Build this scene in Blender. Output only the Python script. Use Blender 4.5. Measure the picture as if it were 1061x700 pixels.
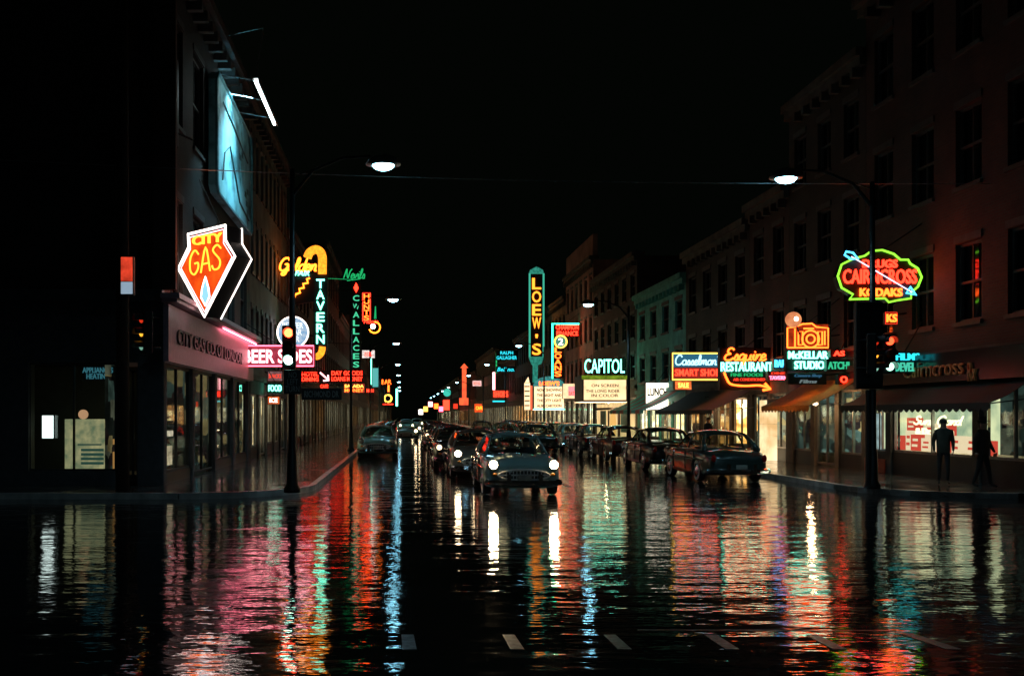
import bpy, math, random
from mathutils import Vector, Matrix
random.seed(11)
R = math.radians
scene = bpy.context.scene
for o in list(bpy.data.objects): bpy.data.objects.remove(o)
col = scene.collection
# ------------------------------------------------------------------ camera
F, VX, VY, CH = 1000.0, 416.0, 430.0, 2.0      # focal length (in photo pixels), vanishing point, eye height
cd = bpy.data.cameras.new('camera'); cam = bpy.data.objects.new('camera', cd); col.objects.link(cam)
cam.location = (0, 0, CH); cam.rotation_euler = (R(90), 0, 0)
cd.sensor_width = 36; cd.lens = 36 * F / 1061
cd.shift_x = (530.5 - VX) / 1061; cd.shift_y = (VY - 350) / 1061
cd.clip_start = .1; cd.clip_end = 3000
scene.camera = cam
# ------------------------------------------------------------------ night sky, exposure
w = bpy.data.worlds.new('World'); scene.world = w; w.use_nodes = True
nt = w.node_tree; bg = nt.nodes['Background']
sky = nt.nodes.new('ShaderNodeTexSky'); sky.sky_type = 'NISHITA'; sky.sun_disc = False
sky.sun_elevation = R(-6); sky.sun_rotation = R(200)
ag = nt.nodes.new('ShaderNodeMix'); ag.data_type = 'RGBA'; ag.blend_type = 'ADD'; ag.inputs[0].default_value = 1; ag.inputs[7].default_value = (.012, .018, .012, 1)   # faint city glow
nt.links.new(sky.outputs[0], ag.inputs[6]); nt.links.new(ag.outputs[2], bg.inputs[0]); bg.inputs[1].default_value = 0.05
vs = scene.view_settings
vs.view_transform = 'Standard'; vs.look = 'None'; vs.exposure = 0.45; vs.gamma = 1.0; vs.use_curve_mapping = False
HAZE = 0
LX, RX = -6.3, 15.5          # building lines
CL, CR = -2.3, 11.7          # kerb lines
YC = 23.0                    # the far kerb of the cross street

def X(px, z): return (px - VX) * z / F
def H(py, z): return CH - (py - VY) * z / F

# ------------------------------------------------------------------ materials
MC = {}
def newmat(name):
    m = bpy.data.materials.new(name); m.use_nodes = True
    return m, m.node_tree, m.node_tree.nodes['Principled BSDF']
def mat(name, c, rough=.6, metal=0, coat=0, noise=.25, nscale=6, bump=0, spec=.5):
    if name in MC: return MC[name]
    m, t, b = newmat(name)
    b.inputs['Roughness'].default_value = rough; b.inputs['Metallic'].default_value = metal
    b.inputs['Coat Weight'].default_value = coat; b.inputs['Coat Roughness'].default_value = .06
    b.inputs['Specular IOR Level'].default_value = spec
    tc = t.nodes.new('ShaderNodeTexCoord'); n = t.nodes.new('ShaderNodeTexNoise')
    n.inputs['Scale'].default_value = nscale; n.inputs['Detail'].default_value = 5
    t.links.new(tc.outputs['Object'], n.inputs['Vector'])
    cr = t.nodes.new('ShaderNodeValToRGB'); e = cr.color_ramp.elements
    e[0].position = .3; e[1].position = .7
    e[0].color = tuple(v * (1 - noise) for v in c) + (1,); e[1].color = tuple(min(1, v * (1 + noise)) for v in c) + (1,)
    t.links.new(n.outputs['Fac'], cr.inputs[0]); t.links.new(cr.outputs[0], b.inputs['Base Color'])
    if bump:
        bp = t.nodes.new('ShaderNodeBump'); bp.inputs['Strength'].default_value = bump; bp.inputs['Distance'].default_value = .02
        t.links.new(n.outputs['Fac'], bp.inputs['Height']); t.links.new(bp.outputs[0], b.inputs['Normal'])
    MC[name] = m; return m
def brick(name, c1, c2, mortar, side=True):
    if name in MC: return MC[name]
    m, t, b = newmat(name)
    tc = t.nodes.new('ShaderNodeTexCoord'); sp = t.nodes.new('ShaderNodeSeparateXYZ'); cb = t.nodes.new('ShaderNodeCombineXYZ')
    ad = t.nodes.new('ShaderNodeMath'); ad.operation = 'ADD'
    t.links.new(tc.outputs['Object'], sp.inputs[0]); t.links.new(sp.outputs[0], ad.inputs[0]); t.links.new(sp.outputs[1], ad.inputs[1])
    t.links.new(ad.outputs[0], cb.inputs[0]); t.links.new(sp.outputs[2], cb.inputs[1])
    br = t.nodes.new('ShaderNodeTexBrick'); br.inputs['Scale'].default_value = 1
    br.inputs['Brick Width'].default_value = .24; br.inputs['Row Height'].default_value = .08; br.inputs['Mortar Size'].default_value = .01
    br.inputs['Color1'].default_value = c1 + (1,); br.inputs['Color2'].default_value = c2 + (1,); br.inputs['Mortar'].default_value = mortar + (1,)
    t.links.new(cb.outputs[0], br.inputs['Vector'])
    n = t.nodes.new('ShaderNodeTexNoise'); n.inputs['Scale'].default_value = .7; n.inputs['Detail'].default_value = 7
    t.links.new(tc.outputs['Object'], n.inputs['Vector'])
    cr = t.nodes.new('ShaderNodeValToRGB'); cr.color_ramp.elements[0].position = .3; cr.color_ramp.elements[0].color = (.45, .43, .42, 1)
    cr.color_ramp.elements[1].position = .65
    t.links.new(n.outputs['Fac'], cr.inputs[0])
    mx = t.nodes.new('ShaderNodeMix'); mx.data_type = 'RGBA'; mx.blend_type = 'MULTIPLY'; mx.inputs[0].default_value = 1
    t.links.new(br.outputs['Color'], mx.inputs[6]); t.links.new(cr.outputs[0], mx.inputs[7]); t.links.new(mx.outputs[2], b.inputs['Base Color'])
    bp = t.nodes.new('ShaderNodeBump'); bp.inputs['Strength'].default_value = .5; bp.inputs['Distance'].default_value = .01; bp.invert = True
    t.links.new(br.outputs['Fac'], bp.inputs['Height']); t.links.new(bp.outputs[0], b.inputs['Normal'])
    b.inputs['Roughness'].default_value = .75
    MC[name] = m; return m
def emit(name, c, s=1.0, sample='AUTO'):
    if name in MC: return MC[name]
    m = bpy.data.materials.new(name); m.use_nodes = True; t = m.node_tree
    for n in list(t.nodes): t.nodes.remove(n)
    o = t.nodes.new('ShaderNodeOutputMaterial'); e = t.nodes.new('ShaderNodeEmission')
    e.inputs[0].default_value = tuple(c) + (1,); e.inputs[1].default_value = s
    t.links.new(e.outputs[0], o.inputs[0]); m.cycles.emission_sampling = sample
    MC[name] = m; return m
def glow_panel(name, c, s, c2=None, scale=4):
    """a face that glows by itself, on signs and on lit surfaces: uneven, stained"""
    if name in MC: return MC[name]
    m = emit(name, c, s); t = m.node_tree; e = [n for n in t.nodes if n.type == 'EMISSION'][0]
    tc = t.nodes.new('ShaderNodeTexCoord'); n = t.nodes.new('ShaderNodeTexNoise'); n.inputs['Scale'].default_value = scale; n.inputs['Detail'].default_value = 4
    t.links.new(tc.outputs['Object'], n.inputs['Vector'])
    cr = t.nodes.new('ShaderNodeValToRGB'); el = cr.color_ramp.elements; el[0].position = .32; el[1].position = .68
    el[0].color = tuple(c2 or [v * .35 for v in c]) + (1,); el[1].color = tuple(c) + (1,)
    t.links.new(n.outputs['Fac'], cr.inputs[0]); t.links.new(cr.outputs[0], e.inputs[0])
    return m
def lit_shop(name, cols, s, seed=0.0, bw=.55, rh=.42, dark=.35):
    """shop back wall that glows by itself: lamp light put into its shelf and goods colours"""
    if name in MC: return MC[name]
    m = emit(name, (1, 1, 1), s); t = m.node_tree; e = [n for n in t.nodes if n.type == 'EMISSION'][0]
    tc = t.nodes.new('ShaderNodeTexCoord'); sp = t.nodes.new('ShaderNodeSeparateXYZ'); cb = t.nodes.new('ShaderNodeCombineXYZ')
    ad = t.nodes.new('ShaderNodeMath'); ad.operation = 'ADD'
    t.links.new(tc.outputs['Object'], sp.inputs[0]); t.links.new(sp.outputs[0], ad.inputs[0]); t.links.new(sp.outputs[1], ad.inputs[1])
    t.links.new(ad.outputs[0], cb.inputs[0]); t.links.new(sp.outputs[2], cb.inputs[1]); cb.inputs[2].default_value = seed
    v = t.nodes.new('ShaderNodeTexVoronoi'); v.distance = 'CHEBYCHEV'; v.inputs['Scale'].default_value = 1 / bw * 1.1
    t.links.new(cb.outputs[0], v.inputs['Vector'])
    sx = t.nodes.new('ShaderNodeSeparateColor'); t.links.new(v.outputs['Color'], sx.inputs[0])
    cr = t.nodes.new('ShaderNodeValToRGB'); cr.color_ramp.interpolation = 'CONSTANT'; el = cr.color_ramp.elements
    el[0].color = tuple(cols[0]) + (1,); el[1].position = 1 / len(cols); el[1].color = tuple(cols[1]) + (1,)
    for i in range(2, len(cols)):
        k = el.new(i / len(cols)); k.color = tuple(cols[i]) + (1,)
    t.links.new(sx.outputs[0], cr.inputs[0])
    n = t.nodes.new('ShaderNodeTexNoise'); n.inputs['Scale'].default_value = 1.7; n.inputs['Detail'].default_value = 6
    t.links.new(tc.outputs['Object'], n.inputs['Vector'])
    r2 = t.nodes.new('ShaderNodeMapRange'); r2.inputs[1].default_value = .35; r2.inputs[2].default_value = .65; r2.inputs[3].default_value = dark; r2.inputs[4].default_value = 1.2
    t.links.new(n.outputs['Fac'], r2.inputs[0])
    mx = t.nodes.new('ShaderNodeMix'); mx.data_type = 'RGBA'; mx.blend_type = 'MULTIPLY'; mx.inputs[0].default_value = 1
    t.links.new(cr.outputs[0], mx.inputs[6]); t.links.new(r2.outputs[0], mx.inputs[7]); t.links.new(mx.outputs[2], e.inputs[0])
    return m
def road_mat():
    m, t, b = newmat('wet_asphalt')
    tc = t.nodes.new('ShaderNodeTexCoord')
    def noise(sc, det, mp=(1, 1, 1), ro=.5):
        k = t.nodes.new('ShaderNodeMapping'); k.inputs['Scale'].default_value = mp
        n = t.nodes.new('ShaderNodeTexNoise'); n.inputs['Scale'].default_value = sc; n.inputs['Detail'].default_value = det; n.inputs['Roughness'].default_value = ro
        t.links.new(tc.outputs['Object'], k.inputs[0]); t.links.new(k.outputs[0], n.inputs['Vector']); return n
    big = noise(.35, 5); rip = noise(1.0, 3, (1.1, 3.0, 1), .55); fine = noise(1.0, 2, (6, 13, 1)); grit = noise(60, 3)
    cr = t.nodes.new('ShaderNodeValToRGB'); el = cr.color_ramp.elements; el[0].position = .35; el[1].position = .7
    el[0].color = (.012, .012, .013, 1); el[1].color = (.03, .029, .028, 1)
    t.links.new(big.outputs['Fac'], cr.inputs[0]); t.links.new(cr.outputs[0], b.inputs['Base Color'])
    mr = t.nodes.new('ShaderNodeMapRange'); mr.inputs[1].default_value = .44; mr.inputs[2].default_value = .57; mr.inputs[3].default_value = ROUGH[0]; mr.inputs[4].default_value = ROUGH[1]
    pat = noise(1.0, 6, (.5, .16, 1), .65); ad = t.nodes.new('ShaderNodeMath'); ad.operation = 'MULTIPLY_ADD'; ad.inputs[1].default_value = .32
    hl = t.nodes.new('ShaderNodeMath'); hl.operation = 'MULTIPLY'; hl.inputs[1].default_value = .26
    med = noise(1.0, 6, (2.0, 5.5, 1), .62); md = t.nodes.new('ShaderNodeMath'); md.operation = 'MULTIPLY_ADD'; md.inputs[1].default_value = .42
    t.links.new(big.outputs['Fac'], hl.inputs[0]); t.links.new(pat.outputs['Fac'], ad.inputs[0]); t.links.new(med.outputs['Fac'], md.inputs[0]); t.links.new(hl.outputs[0], md.inputs[2]); t.links.new(md.outputs[0], ad.inputs[2])
    t.links.new(ad.outputs[0], mr.inputs[0]); t.links.new(mr.outputs[0], b.inputs['Roughness'])
    io = t.nodes.new('ShaderNodeMapRange'); io.inputs[1].default_value = .44; io.inputs[2].default_value = .56; io.inputs[3].default_value = 4.6; io.inputs[4].default_value = 2.0
    t.links.new(ad.outputs[0], io.inputs[0]); t.links.new(io.outputs[0], b.inputs['IOR'])
    prev = None
    low = noise(1.0, 4, (.42, 1.05, 1), .5)
    for nd, dist in ((low, .027), (rip, BUMP[0]), (fine, BUMP[1]), (grit, BUMP[2])):
        bp = t.nodes.new('ShaderNodeBump'); bp.inputs['Strength'].default_value = 1; bp.inputs['Distance'].default_value = dist
        t.links.new(nd.outputs['Fac'], bp.inputs['Height'])
        if prev: t.links.new(prev.outputs[0], bp.inputs['Normal'])
        prev = bp
    t.links.new(prev.outputs[0], b.inputs['Normal'])
    return m
ROUGH = (.02, .08); BUMP = (.0095, .0022, .00006)

# ------------------------------------------------------------------ mesh helpers
def tag(o, label=None, cat=None, group=None, kind=None):
    for k, v in (('label', label), ('category', cat), ('group', group), ('kind', kind)):
        if v: o[k] = v
    return o
def thing(name, label, cat, loc, rz=0, group=None):
    o = bpy.data.objects.new(name, None); col.objects.link(o); o.empty_display_size = .2
    o.location = loc; o.rotation_euler = (0, 0, rz); return tag(o, label, cat, group)
class MB:
    def __init__(s, origin=(0, 0, 0)): s.v = []; s.f = []; s.o = Vector(origin)
    def add(s, vs_, fs):
        n = len(s.v); s.v += [Vector(p) - s.o for p in vs_]; s.f += [tuple(i + n for i in f) for f in fs]
    def box(s, x0, x1, y0, y1, z0, z1):
        if x0 > x1: x0, x1 = x1, x0
        if y0 > y1: y0, y1 = y1, y0
        s.add([(x0, y0, z0), (x1, y0, z0), (x1, y1, z0), (x0, y1, z0), (x0, y0, z1), (x1, y0, z1), (x1, y1, z1), (x0, y1, z1)],
              [(0, 3, 2, 1), (4, 5, 6, 7), (0, 1, 5, 4), (1, 2, 6, 5), (2, 3, 7, 6), (3, 0, 4, 7)])
    def quad(s, a, b, c, d): s.add([a, b, c, d], [(0, 1, 2, 3)])
    def prism(s, pts, y0, y1):            # polygon in XZ pushed through y
        n = len(pts)
        s.add([(p[0], y0, p[1]) for p in pts] + [(p[0], y1, p[1]) for p in pts],
              [tuple(range(n)), tuple(range(2 * n - 1, n - 1, -1))] + [(i, (i + 1) % n + 0, (i + 1) % n + n, i + n)[::-1] for i in range(n)])
    def prismx(s, pts, x0, x1):           # polygon in YZ pushed through x
        n = len(pts)
        s.add([(x0, p[0], p[1]) for p in pts] + [(x1, p[0], p[1]) for p in pts],
              [tuple(range(n))[::-1], tuple(range(n, 2 * n))] + [(i, (i + 1) % n, (i + 1) % n + n, i + n) for i in range(n)])
    def tube(s, pts, r, n=6, closed=False, cap=True):
        pts = [Vector(p) for p in pts]; rs = r if isinstance(r, (list, tuple)) else [r] * len(pts)
        m = len(pts); rings = []; ref = None
        for i, p in enumerate(pts):
            if closed: d = pts[(i + 1) % m] - pts[i - 1]
            else: d = pts[min(i + 1, m - 1)] - pts[max(i - 1, 0)]
            if d.length < 1e-9: d = Vector((0, 0, 1))
            d.normalize()
            if ref is None: ref = Vector((0, 1, 0)) if abs(d.y) < .9 else Vector((0, 0, 1))
            a = ref - d * ref.dot(d)
            if a.length < 1e-4: a = d.orthogonal()
            a.normalize(); b = d.cross(a); ref = a
            rings.append([p + (a * math.cos(t * 2 * math.pi / n) + b * math.sin(t * 2 * math.pi / n)) * rs[i] for t in range(n)])
        vs_ = [q for rg in rings for q in rg]; fs = []
        for i in range(m if closed else m - 1):
            j = (i + 1) % m
            for t in range(n): fs.append((i * n + t, i * n + (t + 1) % n, j * n + (t + 1) % n, j * n + t))
        if cap and not closed: fs += [tuple(range(n))[::-1], tuple(range((m - 1) * n, m * n))]
        s.add(vs_, fs)
    def lathe(s, c, prof, n=16, axis='z', sx=1, sy=1):
        vs_ = []; fs = []; m = len(prof)
        for (r, h) in prof:
            for t in range(n):
                a = 2 * math.pi * t / n; u, v = r * math.cos(a) * sx, r * math.sin(a) * sy
                if axis == 'z': p = (c[0] + u, c[1] + v, c[2] + h)
                elif axis == 'y': p = (c[0] + u, c[1] + h, c[2] + v)
                else: p = (c[0] + h, c[1] + u, c[2] + v)
                vs_.append(p)
        for i in range(m - 1):
            for t in range(n): fs.append((i * n + t, i * n + (t + 1) % n, (i + 1) * n + (t + 1) % n, (i + 1) * n + t))
        fs += [tuple(range(n))[::-1], tuple(range((m - 1) * n, m * n))]
        s.add(vs_, fs)
    def ball(s, c, rx, ry, rz, n=14, m=8):
        prof = [(math.sin(math.pi * i / m), -math.cos(math.pi * i / m)) for i in range(m + 1)]
        vs_ = []; fs = []
        for (r, h) in prof:
            r = max(r, .01)
            for t in range(n):
                a = 2 * math.pi * t / n; vs_.append((c[0] + rx * r * math.cos(a), c[1] + ry * r * math.sin(a), c[2] + rz * h))
        for i in range(m):
            for t in range(n): fs.append((i * n + t, i * n + (t + 1) % n, (i + 1) * n + (t + 1) % n, (i + 1) * n + t))
        s.add(vs_, fs)
    def build(s, name, m, parent=None, smooth=False, loc=None, bevel=0):
        me = bpy.data.meshes.new(name); me.from_pydata(s.v, [], s.f); me.update()
        if smooth:
            for p in me.polygons: p.use_smooth = True
        o = bpy.data.objects.new(name, me); col.objects.link(o)
        if m: me.materials.append(m)
        if parent: o.parent = parent
        if loc: o.location = loc
        if bevel:
            bv = o.modifiers.new('bevel', 'BEVEL'); bv.width = bevel; bv.segments = 2; bv.limit_method = 'ANGLE'
        return o
def copy_tree(o, parent=None):
    c = o.copy(); col.objects.link(c); c.parent = parent
    for ch in [k for k in bpy.data.objects if k.parent == o]: copy_tree(ch, c)
    return c

# lettering: block letters as solid meshes, script as bent glass tube
def text_raw(s, off=.0, ext=.02, space=1.0, shear=0):
    c = bpy.data.curves.new('lettering', 'FONT'); c.body = s; c.size = 1; c.offset = off; c.extrude = ext; c.space_character = space; c.shear = shear
    c.align_x = 'CENTER'; c.resolution_u = 3; c.space_line = .82
    o = bpy.data.objects.new('lettering', c)
    me = bpy.data.meshes.new_from_object(o)
    bpy.data.objects.remove(o); bpy.data.curves.remove(c)
    return me
def letters(s, cx, cz, wd, ht, y, m, parent, name='lettering', off=.012, ext=.03, shear=0, space=1.0, th=0):
    me = text_raw(s, off, ext, space, shear)
    xs = [v.co.x for v in me.vertices]; ys = [v.co.y for v in me.vertices]
    x0, x1, y0, y1 = min(xs), max(xs), min(ys), max(ys)
    for v in me.vertices:
        a = (v.co.x - (x0 + x1) / 2) / (x1 - x0) * wd; b = (v.co.y - (y0 + y1) / 2) / (y1 - y0) * ht
        v.co = (cx + a, y - v.co.z * 1.0, cz + b)
    me.materials.clear(); me.materials.append(m)
    o = bpy.data.objects.new(name, me); col.objects.link(o); o.parent = parent
    return o
def vletters(s, cx, z0, z1, wd, y, m, parent, gap=.25, **k):
    n = len(s); step = (z1 - z0) / n; out = []
    mes = MB(); allv = []; allf = []
    for i, ch in enumerate(s):
        me = text_raw(ch, .015, .03)
        xs = [v.co.x for v in me.vertices]; ys = [v.co.y for v in me.vertices]
        ht = step * (1 - gap); zc = z1 - step * (i + .5)
        wx = wd * (.3 if ch in "I'" else 1)
        if ch == "'": ht *= .35
        base = len(allv)
        for v in me.vertices:
            allv.append((cx + (v.co.x - (min(xs) + max(xs)) / 2) / (max(xs) - min(xs)) * wx, y - v.co.z, zc + (v.co.y - (min(ys) + max(ys)) / 2) / (max(ys) - min(ys)) * ht))
        allf += [tuple(j + base for j in p.vertices) for p in me.polygons]
        bpy.data.meshes.remove(me)
    mes.v = [Vector(v) for v in allv]; mes.f = allf
    return mes.build('lettering', m, parent)
def catmull(p, k=4):
    if len(p) < 3: return p
    out = []; q = [p[0]] + list(p) + [p[-1]]
    for i in range(1, len(q) - 2):
        for j in range(k):
            t = j / k; a, b, c, d = q[i - 1], q[i], q[i + 1], q[i + 2]
            out.append(tuple(.5 * ((2 * b[n]) + (-a[n] + c[n]) * t + (2 * a[n] - 5 * b[n] + 4 * c[n] - d[n]) * t * t + (-a[n] + 3 * b[n] - 3 * c[n] + d[n]) * t ** 3) for n in (0, 1)))
    return out + [tuple(p[-1])]
SC = {  # script letters: advance, strokes (x, z), x-height .5
 'a': (.46, [[(.42, .42), (.25, .5), (.06, .35), (.05, .1), (.2, 0), (.36, .12), (.42, .45), (.4, .1), (.48, .02)]]),
 'd': (.46, [[(.4, .42), (.24, .5), (.06, .35), (.05, .1), (.2, 0), (.36, .12), (.46, 1.0), (.4, .1), (.48, .02)]]),
 'e': (.4, [[(.04, .2), (.3, .3), (.3, .46), (.17, .5), (.05, .3), (.08, .06), (.24, 0), (.42, .12)]]),
 'g': (.45, [[(.4, .42), (.24, .5), (.06, .35), (.06, .1), (.22, .02), (.38, .2), (.42, .46), (.36, -.3), (.18, -.4), (.08, -.25), (.48, .05)]]),
 'i': (.24, [[(.02, .2), (.12, .5), (.1, .08), (.26, .04)], [(.14, .66), (.17, .72)]]),
 'l': (.26, [[(.02, .1), (.2, .6), (.2, .98), (.1, .95), (.06, .4), (.08, .05), (.26, .06)]]),
 'm': (.68, [[(.02, 0), (.08, .5), (.06, .05), (.16, .4), (.28, .5), (.3, .3), (.28, .02), (.36, .4), (.5, .5), (.54, .3), (.54, .03), (.68, .04)]]),
 'n': (.48, [[(.02, 0), (.08, .5), (.06, .05), (.16, .4), (.3, .5), (.36, .3), (.34, .03), (.48, .04)]]),
 'o': (.42, [[(.24, .5), (.08, .38), (.06, .12), (.2, 0), (.34, .12), (.34, .36), (.24, .5), (.42, .42)]]),
 'q': (.45, [[(.4, .42), (.24, .5), (.06, .35), (.06, .1), (.2, .02), (.36, .2), (.42, .48), (.34, -.4), (.5, .02)]]),
 'r': (.36, [[(.02, 0), (.08, .5), (.07, .1), (.18, .42), (.34, .46)], [(.3, .0), (.38, .02)]]),
 's': (.38, [[(.04, .05), (.22, .5), (.32, .25), (.28, .04), (.12, .0), (.4, .04)]]),
 'u': (.48, [[(.04, .48), (.05, .12), (.16, 0), (.32, .12), (.38, .48), (.36, .08), (.48, .03)]]),
 'v': (.4, [[(.02, .46), (.12, .02), (.34, .48), (.42, .44)]]),
 't': (.3, [[(.12, .9), (.1, .1), (.2, 0), (.32, .06)], [(0, .6), (.26, .62)]]),
 'f': (.34, [[(.36, .9), (.24, 1), (.16, .8), (.1, -.35)], [(0, .5), (.28, .5)]]),
 "'": (.16, [[(.1, 1.0), (.04, .8)]]), ' ': (.3, []),
 'C': (.72, [[(.66, .8), (.5, 1.02), (.25, .95), (.06, .6), (.08, .2), (.3, 0), (.56, .06), (.74, .25)]]),
 'G': (.76, [[(.66, .82), (.48, 1.02), (.22, .92), (.06, .55), (.1, .15), (.34, 0), (.58, .2), (.62, .5), (.4, .48), (.64, .5), (.58, -.2), (.4, -.34), (.3, -.2), (.76, .08)]]),
 'E': (.66, [[(.62, .86), (.45, 1.02), (.24, .92), (.22, .66), (.42, .54), (.16, .46), (.05, .2), (.2, 0), (.46, .02), (.66, .2)]]),
 'S': (.6, [[(.54, .82), (.4, 1.02), (.2, .9), (.24, .6), (.46, .4), (.42, .08), (.2, 0), (.04, .18)]]),
 'N': (.8, [[(.0, 0), (.14, .9), (.2, .95), (.26, .6), (.5, .02), (.6, .7), (.8, 1.0)]]),
 'B': (.62, [[(.1, 0), (.16, .95), (.4, 1), (.5, .78), (.2, .54), (.5, .44), (.52, .12), (.3, 0), (.08, .04)]]),
}
def script(s, cx, cz, wd, ht, y, r, m, parent, name='lettering', slant=.22):
    strokes = []; x = 0
    for ch in s:
        adv, st = SC[ch]
        for p in st: strokes.append([(x + a + b * slant, b) for a, b in catmull(p, 3)])
        x += adv
    xs = [a for p in strokes for a, b in p]; x0, x1 = min(xs), max(xs)
    mb = MB()
    for p in strokes:
        q = [(cx + ((a - x0) / (x1 - x0) - .5) * wd, y, cz + (b - .42) * ht) for a, b in p]
        if len(q) > 1: mb.tube(q, r, 5)
    return mb.build(name, m, parent, smooth=True)

# ------------------------------------------------------------------ shared materials
M = {}
M['black'] = mat('black_paint', (.012, .012, .013), .45)
M['iron'] = mat('green_black_iron', (.007, .008, .008), .45, .3)
M['chrome'] = mat('chrome', (.75, .76, .78), .12, 1, noise=.05)
M['steel'] = mat('brushed_steel', (.3, .3, .31), .4, .9)
M['tyre'] = mat('tyre_rubber', (.012, .012, .012), .7)
M['whitewall'] = mat('white_rubber', (.6, .58, .52), .6)
M['wood'] = mat('dark_wood', (.035, .024, .017), .8, bump=.6, nscale=9)
M['pane'] = mat('dark_window_glass', (.008, .010, .012), .08, spec=.9)
M['frame'] = mat('painted_sash', (.05, .047, .043), .6)
M['stone'] = mat('sooty_limestone', (.08, .068, .058), .8, noise=.45, nscale=1.6, bump=.3)
M['stone2'] = mat('pale_stucco', (.13, .13, .12), .8, noise=.35, nscale=1.2)
M['brickr'] = brick('dark_red_brick', (.085, .028, .02), (.055, .02, .015), (.06, .05, .045))
M['brickb'] = brick('brown_brick', (.045, .028, .019), (.03, .02, .014), (.045, .04, .035))
M['bricky'] = brick('buff_brick', (.25, .19, .12), (.2, .14, .09), (.15, .14, .12))
M['roofm'] = mat('tar_roof', (.02, .02, .02), .9)
M['glass'] = None
m, t, b = newmat('clear_glass'); M['glass'] = m
b.inputs['Base Color'].default_value = (1, 1, 1, 1); b.inputs['Roughness'].default_value = .02
tr = t.nodes.new('ShaderNodeBsdfTransparent'); gl = t.nodes.new('ShaderNodeBsdfGlossy'); gl.inputs['Roughness'].default_value = .03
tr.inputs[0].default_value = (.82, .88, .85, 1)
lwt = t.nodes.new('ShaderNodeLayerWeight'); lwt.inputs[0].default_value = .5; pw_ = t.nodes.new('ShaderNodeMath'); pw_.operation = 'POWER'; pw_.inputs[1].default_value = 5
fr = t.nodes.new('ShaderNodeMath'); fr.operation = 'MULTIPLY_ADD'; fr.inputs[1].default_value = .85; fr.inputs[2].default_value = .04; mx = t.nodes.new('ShaderNodeMixShader')
t.links.new(lwt.outputs['Facing'], pw_.inputs[0]); t.links.new(pw_.outputs[0], fr.inputs[0])
t.links.new(fr.outputs[0], mx.inputs[0]); t.links.new(tr.outputs[0], mx.inputs[1]); t.links.new(gl.outputs[0], mx.inputs[2])
t.links.new(mx.outputs[0], [n for n in t.nodes if n.type == 'OUTPUT_MATERIAL'][0].inputs[0])
# neon and lamp colours (all of them give off light)
N = dict(
 red=emit('neon_red', (1, .022, .009), 5.5), orange=emit('neon_orange', (1, .085, .009), 6), amber=emit('bulb_amber', (1, .17, .012), 5),
 pink=emit('neon_pink', (1, .09, .15), 5), pinkw=emit('neon_pale_pink', (1, .34, .38), 4), white=emit('neon_white', (1, .82, .74), 3.5),
 teal=emit('neon_teal', (.04, .95, .5), 4), green=emit('neon_green', (.04, .8, .10), 2), blue=emit('neon_blue', (.05, .5, 1), 3.5),
 aqua=emit('neon_pale_aqua', (.16, 1, .66), 4.5), dimgreen=emit('neon_dim_green', (.01, .3, .09), 1.2), yellow=emit('neon_yellow', (1, .5, .06), 3),
 cyan=emit('neon_cyan', (.02, .5, .6), 1.6), yg=emit('neon_yellow_green', (.2, .75, .03), 1.9), dimred=emit('neon_dim_red', (.6, .03, .012), 1.5))

# ------------------------------------------------------------------ ground, road, pavements
road = road_mat()
g = MB(); g.quad((-900, -60, 0), (900, -60, 0), (900, 1500, 0), (-900, 1500, 0)); tag(g.build('road', road), kind='structure')
def walk_mat(name, c):
    m, t, b = newmat(name); tc = t.nodes.new('ShaderNodeTexCoord')
    br = t.nodes.new('ShaderNodeTexBrick'); br.offset = 0; br.inputs['Scale'].default_value = 1; br.inputs['Brick Width'].default_value = 1.35; br.inputs['Row Height'].default_value = 1.35; br.inputs['Mortar Size'].default_value = .012
    t.links.new(tc.outputs['Object'], br.inputs['Vector'])
    n = t.nodes.new('ShaderNodeTexNoise'); n.inputs['Scale'].default_value = 1.3; n.inputs['Detail'].default_value = 8; t.links.new(tc.outputs['Object'], n.inputs['Vector'])
    br.inputs['Color1'].default_value = c + (1,); br.inputs['Color2'].default_value = tuple(v * .8 for v in c) + (1,); br.inputs['Mortar'].default_value = (.02, .02, .02, 1)
    t.links.new(br.outputs['Color'], b.inputs['Base Color'])
    mr = t.nodes.new('ShaderNodeMapRange'); mr.inputs[1].default_value = .35; mr.inputs[2].default_value = .65; mr.inputs[3].default_value = .05; mr.inputs[4].default_value = .20
    t.links.new(n.outputs['Fac'], mr.inputs[0]); t.links.new(mr.outputs[0], b.inputs['Roughness']); b.inputs['IOR'].default_value = 2.6
    n2 = t.nodes.new('ShaderNodeTexNoise'); n2.inputs['Scale'].default_value = 3.5; n2.inputs['Detail'].default_value = 3; t.links.new(tc.outputs['Object'], n2.inputs['Vector'])
    bp = t.nodes.new('ShaderNodeBump'); bp.inputs['Distance'].default_value = .007; t.links.new(n2.outputs['Fac'], bp.inputs['Height']); t.links.new(bp.outputs[0], b.inputs['Normal'])
    return m
wm = walk_mat('wet_concrete', (.07, .068, .064)); km = mat('kerb_stone', (.5, .48, .45), .25, noise=.3, nscale=3)
def arc(cx, cy, r, a0, a1, n=10): return [(cx + r * math.cos(R(a0 + (a1 - a0) * i / n)), cy + r * math.sin(R(a0 + (a1 - a0) * i / n))) for i in range(n + 1)]
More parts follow.
